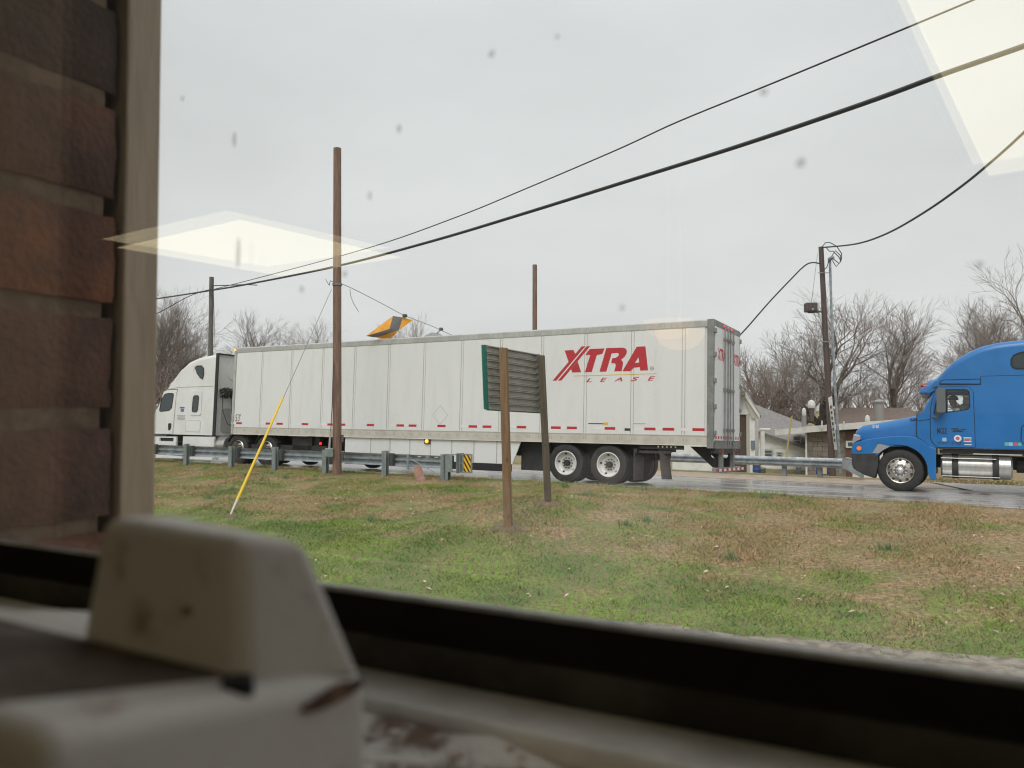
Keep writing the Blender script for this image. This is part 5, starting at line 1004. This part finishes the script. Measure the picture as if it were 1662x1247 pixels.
# ================================================================== bare winter trees
mat('bark', (.13, .105, .09), .9, c2=(.09, .073, .063), scale=6, bump=.3); mat('twig', (.25, .215, .195), .9)
mat('twig_red', (.22, .175, .155), .9)
def tree_mesh(H, spread, lv, seed, up=.10, split=2, trunkf=.28):
    rd = random.Random(seed); tk, cr_ = MB(), MB()
    def unit(): 
        v = Vector((rd.gauss(0, 1), rd.gauss(0, 1), rd.gauss(0, 1))); return v.normalized()
    def grow(p, d, L, r, lev):
        nseg = 4 if lev >= lv - 1 else 3; pts = [p]; rs = [r]; kids = []
        for i in range(nseg):
            d = (d + unit() * (.10 if lev == lv else .20) + Vector((0, 0, up * (.5 if lev == lv else 1)))).normalized(); p = p + d * (L / nseg); pts.append(p); rs.append(r * (1 - .38 * (i + 1) / nseg))
            if lev > 0 and i < nseg - 1 and (lev < lv or i >= nseg - 2): kids.append((p.copy(), d.copy(), rs[-1]))
        (tk if lev >= lv - 1 else cr_).tube(pts, rs, 8 if lev == lv else 5 if lev >= lv - 2 else 3, caps=False)
        if lev == 0: return
        for q_, e_, rr in kids:
            if rd.random() < (.8 if lev > 2 else .62):
                ax = e_.cross(unit()).normalized(); nd = (Matrix.Rotation(rd.uniform(.5, 1.0) * spread, 3, ax) @ e_).normalized(); grow(q_, nd, L * rd.uniform(.5, .75), max(.0032, rr * rd.uniform(.45, .62)), lev - 1)
        for j in range(split):
            ax = d.cross(unit()).normalized(); nd = (Matrix.Rotation(rd.uniform(.2, .55) * spread, 3, ax) @ d).normalized(); grow(p, nd, L * rd.uniform(.68, .86), max(.0032, rs[-1] * rd.uniform(.7, .9)), lev - 1)
    grow(Vector((0, 0, -.2)), Vector((0, 0, 1)), H * trunkf, H * .021, lv)
    return tk, cr_
protos = {}
def tree(px, Y, top_py, kind, rot, label, base=None, sxy=1.0, tm='twig'):
    g_ = ground_z = -1.15 if base is None else base
    p = at(px, 664, Y); p.z = g_
    topz = at(px, top_py, Y).z; 
    if kind not in protos:
        tk, cr_ = tree_mesh(*KINDS[kind]); a_ = tk.build('trunk', 'bark', None, smooth=True); c_ = cr_.build('crown', tm, None)
        hmax = sorted(v[2] for v in cr_.v)[int(len(cr_.v) * .985)]
        protos[kind] = (a_.data, c_.data, hmax); bpy.data.objects.remove(a_); bpy.data.objects.remove(c_)
    A, C, hm = protos[kind]; e_ = empty('bare_tree', p, (0, 0, rot)); s_ = (topz - g_) / hm; e_.scale = (s_ * sxy, s_ * sxy, s_)
    for nm, me_ in (('trunk', A), ('crown', C)): o = bpy.data.objects.new(nm, me_); COL.objects.link(o); o.parent = e_
    return tag(e_, label, 'tree', 'bare trees behind the road')
KINDS = {'a': (10, .95, 7, 5, .03, 2, .16), 'b': (10, .78, 7, 11, .045, 2, .17), 'c': (9, 1.0, 7, 23, .03, 2, .15), 'd': (6, 1.0, 5, 31, .14, 2, .14)}
tree(1326, 46, 504, 'a', 1.7, 'large spreading bare tree rising behind the dark service pole', sxy=1.3)
tree(1446, 44, 510, 'b', 2.0, 'upright bare tree standing left of the blue cab roof', sxy=1.2)
tree(1250, 54, 560, 'c', 2.0, 'broad bare tree between the trailer rear and the service pole')
tree(1560, 52, 515, 'a', 2.6, 'bare tree partly hidden behind the slope of the blue roof', sxy=1.1)
tree(1655, 48, 462, 'c', 1.1, 'tall bare tree behind the blue sleeper roof at the right edge', sxy=1.0)
tree(1598, 56, 500, 'b', 4.4, 'bare tree behind the middle of the blue roof fairing', sxy=1.3)
tree(264, 52, 494, 'b', 2.2, 'tall bare tree directly behind the white cab roof', sxy=1.25)
tree(318, 60, 528, 'b', .2, 'bare tree behind the thin dark pole at the white cab')
tree(232, 50, 500, 'a', 3.3, 'bare tree at the left edge next to the tan window trim')
tree(412, 62, 520, 'b', 5.0, 'small bare treetop above the front end of the trailer', sxy=1.2)
tree(523, 66, 535, 'b', .8, 'tiny bare treetop just left of the brown pole above the trailer')
tree(668, 70, 530, 'b', 1.6, 'tiny bare treetop behind the orange striped panel')
# thicket under the trees
for i, (px, Y, ty, lab) in enumerate(((1222, 46, 604, 'reddish bare bush just right of the trailer rear above the garage'), (1262, 50, 585, 'tangled bare bush above the low sided house roof'), (1296, 47, 618, 'dark bare bush at the foot of the large spreading tree'), (1372, 56, 622, 'bare bush between the service pole and the upright tree'), (1425, 60, 612, 'low bare bush behind the metal flue pipe'), (1500, 58, 612, 'bare bush just in front of the blue truck windshield'), (1235, 66, 575, 'pale distant bare bush high behind the garage'), (258, 46, 575, 'bare bush hugging the white cab roof at its front'), (1305, 78, 618, 'distant bare bush seen between the two large tree trunks'), (1345, 80, 622, 'distant bare bush right behind the service pole'), (1400, 82, 618, 'distant bare bush over the brown roof ridge'), (1460, 80, 616, 'distant bare bush right of the metal flue pipe'), (1275, 84, 612, 'distant bare bush behind the yellowish leaning pole'))):
    o = tree(px, Y, ty, 'd', i * 1.3, lab, sxy=1.2, tm='twig_red'); o.name = 'bare_bush'; o['category'] = 'bush'; o['group'] = 'bare thicket bushes'
# ================================================================== the window and the room we look out of
WB = -R(27.5)
def wm(mb, name, m, par=None, **k):                   # window frame: s right, n outwards, z from eye height
    return mb.build(name, m, par, loc=None if par else (0, 0, EYE), rot=None if par else (0, 0, WB), **k)
mat('brick_face', (.150, .078, .055), .9, c2=(.08, .046, .035), scale=22, detail=8, lo=.3, hi=.7, bump=.3, bscale=200); mat('brick_face_red', (.25, .10, .05), .9, c2=(.10, .05, .036), scale=20, detail=8, lo=.3, hi=.7, bump=.3, bscale=200); mat('brick_face_dark', (.085, .055, .043), .9, c2=(.045, .032, .027), scale=20, detail=8, lo=.3, hi=.7, bump=.3, bscale=200)
mat('mortar', (.19, .135, .095), .95, c2=(.13, .09, .065), scale=60, bump=.15, bscale=300); mat('void', (.006, .006, .006), .9)
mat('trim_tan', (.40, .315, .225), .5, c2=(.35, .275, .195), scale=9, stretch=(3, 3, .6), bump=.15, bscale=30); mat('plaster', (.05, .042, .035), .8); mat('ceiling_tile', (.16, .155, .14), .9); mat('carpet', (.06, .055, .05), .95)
mat('sash_black', (.016, .015, .014), .8, spec=0); mat('ledge_grey', (.075, .068, .062), .8, c2=(.04, .036, .033), scale=12, spec=0); mat('lip_alu', (.40, .39, .37), .45, .3, c2=(.24, .23, .22), scale=60, lo=.3, hi=.7)
mat('sill_paint', (.74, .71, .67), .55, c2=(.55, .52, .48), scale=25, lo=.4, hi=.7, bump=.04, bscale=60)
mat('sill_dirty', (.74, .70, .65), .7, c2=(.20, .13, .085), scale=34, detail=7, lo=.53, hi=.64, bump=.1, bscale=80)
mat('latch_paint', (.56, .52, .49), .5, c2=(.26, .18, .12), scale=60, detail=7, lo=.56, hi=.74, bump=.06, bscale=140)
mat('rust', (.085, .040, .025), .9, c2=(.17, .10, .05), scale=120); mat('red_chip', (.35, .05, .04), .7); mat('pebble', (.62, .54, .48), .8, c2=(.3, .19, .15), scale=40)
mat('lamp_panel', (.9, .88, .8), .6, emit=(1, .87, .52), es=1.5); mat('lamp_frame', (.75, .74, .7), .5); mat('bowl_glow', (.9, .6, .3), .5, emit=(1, .45, .09), es=.9)
glass('window_glass'); glass('window_glass_dusty', boost=1.25, film=.003); 
SL, SR, ZLo, ZHi = -.50, .95, -.125, .85
fw = empty('brick_house', (0, 0, EYE), (0, 0, WB)); tag(fw, 'dark brown brick window reveal of our building along the left edge', 'building')
for x0, x1, z0, z1 in ((-6.5, SL - .008, -2.1, 1.6), (SR, 3.5, -2.1, 1.6), (SL - .008, SR, -2.1, ZLo - .03), (SL - .008, SR, ZHi, 1.6)):
    MB().box(x0, x1, .17, .25, z0, z1).build('wall_core', 'plaster', fw)
for x0, x1, z0, z1 in ((-6.5, SL - .11, -2.1, 1.6), (SR, 3.5, -2.1, 1.6), (SL - .11, SR, -2.1, ZLo - .03), (SL - .11, SR, ZHi, 1.6)):
    MB().box(x0, x1, .251, .345, z0, z1).build('brick_veneer', 'brick_face', fw)
MB().box(SL - .115, SL - .006, .250, .3455, ZLo - .03, ZHi).build('mortar', 'mortar', fw)
MB().box(SL - .10, SL - .03,   .3456, .3565, ZLo - .03, ZHi).build('dark_gap', 'void', fw)
bh, mt_ = .0665, .0115
for i in range(-1, 12):
    z0 = -.098 + (i - 1) * (bh + .0085) + .0235; z1 = z0 + bh - .0035 - .002 * (i % 2)
    if z0 > ZHi: break
    nx, nz_ = 10, 8; m = MB(); off = .0014 * math.sin(i * 2.3); zz0, zz1 = z0, z1
    g_ = []                                         # rough face grid with worn edges
    for a in range(nz_ + 1):
        for b in range(nx + 1):
            u, v = b / nx, a / nz_; ee = min(u, 1 - u) * 6; ev_ = min(v, 1 - v) * 5; rnd = min(1, ee) * min(1, ev_)
            nn = noise.noise(Vector((u * 4 + i * 7, v * 3, i * 1.7))); n2_ = noise.noise(Vector((u * 13 + i, v * 9, i * 3.1)))
            edge = (.0035 * noise.noise(Vector((v * 5, i * 9.1, 2)))) if b == nx else 0
            g_.append((SL - .004 + off + .004 * rnd + .0012 * nn + .0007 * n2_, .254 + u * .0985 + edge, zz0 + v * (zz1 - zz0) + (.002 * nn if a in (0, nz_) else 0)))
    k_ = nx + 1; m.add(g_, [(a * k_ + b, a * k_ + b + 1, (a + 1) * k_ + b + 1, (a + 1) * k_ + b) for a in range(nz_) for b in range(nx)])
    ring = [b for b in range(k_)] + [a * k_ + nx for a in range(1, nz_ + 1)] + [nz_ * k_ + b for b in range(nx - 1, -1, -1)] + [a * k_ for a in range(nz_ - 1, 0, -1)]
    o_ = len(m.v); m.v += [(SL - .09, g_[j][1], g_[j][2]) for j in ring]; L_ = len(ring); m.f += [(ring[j], ring[(j + 1) % L_], o_ + (j + 1) % L_, o_ + j) for j in range(L_)]
    m.build('brick', ['brick_face_red', 'brick_face', 'brick_face_dark', 'brick_face_red', 'brick_face', 'brick_face_dark'][i % 6 if i != 2 else 1], fw, smooth=True)
tt = MB().box(SL - .07, SL + .001, .3575, .386, ZLo - .03, ZHi); o = tt.build('trim_board', 'trim_tan', fw, bevel=.002)
# the sill outside the pane
MB().box(SL, SR, .2515, .364, ZLo - .03, -.112).build('outer_sill', 'sill_paint', fw, bevel=.003)
wi = empty('window', (0, 0, EYE), (0, 0, WB)); tag(wi, 'window with dirty double glass and peeling white painted sill that we look through', 'window')
gp = MB().box(SL + .01, SR - .01, .2385, .2415, -.10, ZHi - .01).build('glass_pane', 'window_glass_dusty', wi)
g2 = MB().box(SL + .01 - .2, SR - .01 - .2, -.0015, .0015, -.10, ZHi - .02).build('glass_pane', 'window_glass', wi, loc=(.2, .2475, 0), rot=(R(.45), 0, R(.45)))
MB().box(SL + .001, SR - .001, .205, .2335, -.13, -.0955).build('glazing_stop', 'sill_paint', wi, bevel=.004, segs=3)
MB().box(SL + .001, SR - .001, .2345, .2380, -.0845, -.0706).build('sash_rail', 'sash_black', wi); MB().box(SL + .001, SR - .001, .2340, .2382, -.0704, -.0685).build('sash_lip', 'lip_alu', wi, bevel=.0006); MB().box(SL + .001, SR - .001, .2342, .2380, -.128, -.0848).build('lower_rail', 'ledge_grey', wi, bevel=.001)
m = MB(); NXs, NYs = 120, 14
for a in range(NYs + 1):
    for b in range(NXs + 1):
        x = SL + (SR - SL) * b / NXs; y = .08 + .1248 * a / NYs; m.v.append((x, y, -.1005 + .004 * noise.noise(Vector((x * 40, y * 40, 0))) + .002 * noise.noise(Vector((x * 120, y * 120, 3)))))
k_ = NXs + 1; m.f += [(a * k_ + b, a * k_ + b + 1, (a + 1) * k_ + b + 1, (a + 1) * k_ + b) for a in range(NYs) for b in range(NXs)]; m.build('sill', 'sill_dirty', wi, smooth=True)
MB().box(SL, SR, .03, .0795, -.16, -.106).build('sill_nosing', 'sill_paint', wi, bevel=.006)
MB().box(SL, SR, .08, .2045, -.16, -.13).build('sill_base', 'sill_paint', wi)
for x0, x1 in ((SL - .004, SL + .006),): MB().box(x0, x1, .17, .2535, -.13, ZHi).build('jamb', 'trim_tan', wi)
MB().box(SR - .02, SR, .17, .2535, -.13, ZHi).build('jamb', 'sill_paint', wi); MB().box(SL, SR, .17, .2535, ZHi - .012, ZHi).build('head', 'sill_paint', wi)
# specks of dirt on the glass
dm, dt_, db = new_mat('dirt'); dt_.nodes.clear(); o = dt_.nodes.new('ShaderNodeOutputMaterial'); x_ = dt_.nodes.new('ShaderNodeMixShader'); x_.inputs[0].default_value = .2; a_ = dt_.nodes.new('ShaderNodeBsdfTransparent'); b_ = dt_.nodes.new('ShaderNodeBsdfDiffuse'); b_.inputs[0].default_value = (.12, .10, .09, 1); dt_.links.new(a_.outputs[0], x_.inputs[1]); dt_.links.new(b_.outputs[0], x_.inputs[2]); dt_.links.new(x_.outputs[0], o.inputs[0]); MATS['dirt'] = dm
m = MB(); wn = Vector((math.sin(-WB), math.cos(-WB), 0)); wr = Vector((math.cos(-WB), -math.sin(-WB), 0))
for px, py, rx_, ry_ in ((798, 88, 7, 7), (648, 210, 5, 8), (381, 226, 4, 14), (387, 412, 6, 26), (297, 160, 4, 5), (601, 318, 4, 9), (490, 470, 5, 6), (1240, 150, 8, 7), (1300, 265, 9, 8), (1590, 430, 7, 6), (560, 445, 6, 6), (905, 60, 4, 4), (1010, 500, 4, 5)):
    d = ray(px, py); t = .2382 / d.dot(wn); p = d * t; q_ = Vector((p.dot(wr), .2382, p.z)); sc__ = t / F
    n_ = 12; vs2 = [(q_.x + rx_ * sc__ * math.cos(6.283 * i / n_) * random.uniform(.7, 1.15), .2382, q_.z + ry_ * sc__ * math.sin(6.283 * i / n_) * random.uniform(.7, 1.15)) for i in range(n_)]
    m.add([(a[0], .2378, a[2]) for a in vs2] + [(a[0], .2382, a[2]) for a in vs2], [tuple(range(n_)), tuple(range(2 * n_ - 1, n_ - 1, -1))])
tag(m.build('dirt_specks', 'dirt', wi), kind='stuff')
# the painted latch keeper standing on the sill
lk = empty('window_latch', (0, 0, EYE), (0, 0, WB)); tag(lk, 'blurred chipped cream painted latch block on the window sill', 'latch')
KL = .8                                              # the hardware stands close to the lens
X0, X1 = -.198, -.124; zt_, zb_ = -.0285, -.066
def wedge(V, name, m_, bev, sub_=0):
    V = [(p[0] * KL, p[1] * KL, p[2] * KL) for p in V]; m = MB(); m.add(V, [(0, 3, 2, 1), (4, 5, 6, 7), (0, 1, 5, 4), (1, 2, 6, 5), (2, 3, 7, 6), (3, 0, 4, 7)]); return m.build(name, m_, lk, bevel=bev, segs=4, smooth=True)
wedge([(X0 + .003, .128, zb_ + .004), (X1 - .009, .126, zb_ + .001), (X1 + .001, .158, zb_ - .003), (X0, .160, zb_), (X0 + .007, .131, zt_), (X1 - .016, .130, zt_ - .001), (X1 - .007, .145, zt_ - .004), (X0 + .011, .150, zt_ - .001)], 'block', 'latch_paint', .0032)
mat('shade_brown', (.075, .05, .036), .85, c2=(.16, .125, .10), scale=70, detail=6, lo=.45, hi=.75)  # mottled dark brown sheet, paints in the shade before the block on the base
wedge([(-.298, .079, -.0530), (X1 - .022, .080, -.0535), (X1 - .012, .127, -.0615), (-.235, .127, -.0600), (-.298, .079, -.0496), (X1 - .024, .080, -.0519), (X1 - .014, .127, -.0598), (-.235, .127, -.0585)], 'shade_layer', 'shade_brown', .001)
wedge([(-.30, .072, -.145), (X1 - .0012, .074, -.145), (X1 - .0008, .165, -.145), (-.30, .165, -.145), (-.30, .077, -.050), (X1 - .0015, .077, -.0525), (X1 - .0005, .160, -.0662), (-.235, .160, -.0645)], 'base', 'latch_paint', .004)
MB().lathe([(0, -.0002), (.0016, -.0002), (.002, .001)], ((X1 - .03) * KL, .1285 * KL, -.049 * KL), k=12).build('screw_hole', 'rust', lk); MB().lathe([(0, .0), (.0026, 0), (.003, -.003)], ((X1 - .006) * KL, .1215 * KL, -.0578 * KL), 'z', 12).build('screw', 'void', lk)
m = MB(); P = [(.146 + .0105 * math.cos(6.283 * j / 16) * (1 + .6 * noise.noise(Vector((j * .9, 3, 0)))), -.0685 + .0022 * math.sin(6.283 * j / 16) * (1 + .5 * noise.noise(Vector((j * .7, 1, 4))))) for j in range(16)]; P = [(a * KL, b * KL) for a, b in P]; m.prism(P, X1 * KL - .0003, X1 * KL + .0002, 'x'); m.build('rust_stain', 'rust', lk)
m = MB(); m.tube([(-.305, .192, -.097), (-.299, .186, -.090), (-.288, .180, -.096), (-.282, .176, -.098)], [.002, .0035, .003, .001], 6); o = wm(m, 'paint_chip', 'red_chip'); tag(o, 'small red curl of paint lying on the sill at the far left', 'paint chip')
m = MB()
for i in range(90):
    x = random.uniform(-.14, .10); y = random.uniform(.13, .198); r_ = random.uniform(.0015, .006); m.lathe([(0, -.001), (r_ * .7, -.001), (r_, 0), (r_ * .8, .0006), (0, .0008)], (x, y, -.0985 + .002 * random.random()), 'z', random.choice((4, 5, 6)))
o = wm(m, 'paint_flakes', 'pebble'); tag(o, 'loose crumbs and flakes of peeling paint along the window sill', 'debris', kind='stuff')
# the room behind us
def struct(mb, name, m): o = wm(mb, name, m); return tag(o, kind='structure')
CH = 1.0
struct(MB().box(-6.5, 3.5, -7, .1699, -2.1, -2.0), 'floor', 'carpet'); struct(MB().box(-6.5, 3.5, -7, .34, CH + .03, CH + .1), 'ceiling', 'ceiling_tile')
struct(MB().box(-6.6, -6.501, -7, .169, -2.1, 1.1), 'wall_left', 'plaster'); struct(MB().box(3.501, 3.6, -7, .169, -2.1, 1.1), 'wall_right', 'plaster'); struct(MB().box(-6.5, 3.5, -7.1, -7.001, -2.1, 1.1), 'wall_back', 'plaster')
mat('roof_cover', (.12, .12, .12), .9); struct(MB().box(-6.7, 3.7, -7.2, .5, 1.62, 1.7), 'roof', 'roof_cover')
for (cx, cy, hx, hy, a_), lab in (((-3.66, -3.12, .62, .62, .13), 'bright square ceiling panel light mirrored in the glass at the left'), ((.45, -2.2, .34, 1.12, .17), 'bright ceiling panel light mirrored in the glass at upper right')):
    e_ = empty('ceiling_light', Matrix.Rotation(WB, 4, 'Z') @ Vector((cx, cy, 0)) + Vector((0, 0, EYE + CH)), (0, 0, WB + a_)); MB().box(-hx, hx, -hy, hy, 0.0, .01).build('diffuser', 'lamp_panel', e_)
    m = MB(); m.prism([(-hx - .03, -hy - .03), (hx + .03, -hy - .03), (hx + .03, hy + .03), (-hx - .03, hy + .03)], -.004, .028, 'z', holes=[[(-hx - .001, -hy - .001), (hx + .001, -hy - .001), (hx + .001, hy + .001), (-hx - .001, hy + .001)]]); m.build('frame', 'lamp_frame', e_); tag(e_, lab, 'ceiling light')
d = ray(1103, 537); d = d - 2 * d.dot(wn) * wn; p0 = ray(1103, 537) * (.2382 / ray(1103, 537).dot(wn)); p = p0 + d * 3.0
e_ = empty('bowl_lamp', p + Vector((0, 0, EYE))); MB().lathe([(.105, 0), (.098, -.03), (.078, -.058), (.045, -.076), (0, -.082)], axis='z', k=24).build('bowl', 'bowl_glow', e_, smooth=True); MB().tube([(0, 0, 0), (0, 0, CH - p.z + .02)], .008, 6).build('stem', 'lamp_frame', e_); tag(e_, 'warm glowing bowl lamp mirrored in the glass over the trailer corner', 'lamp')
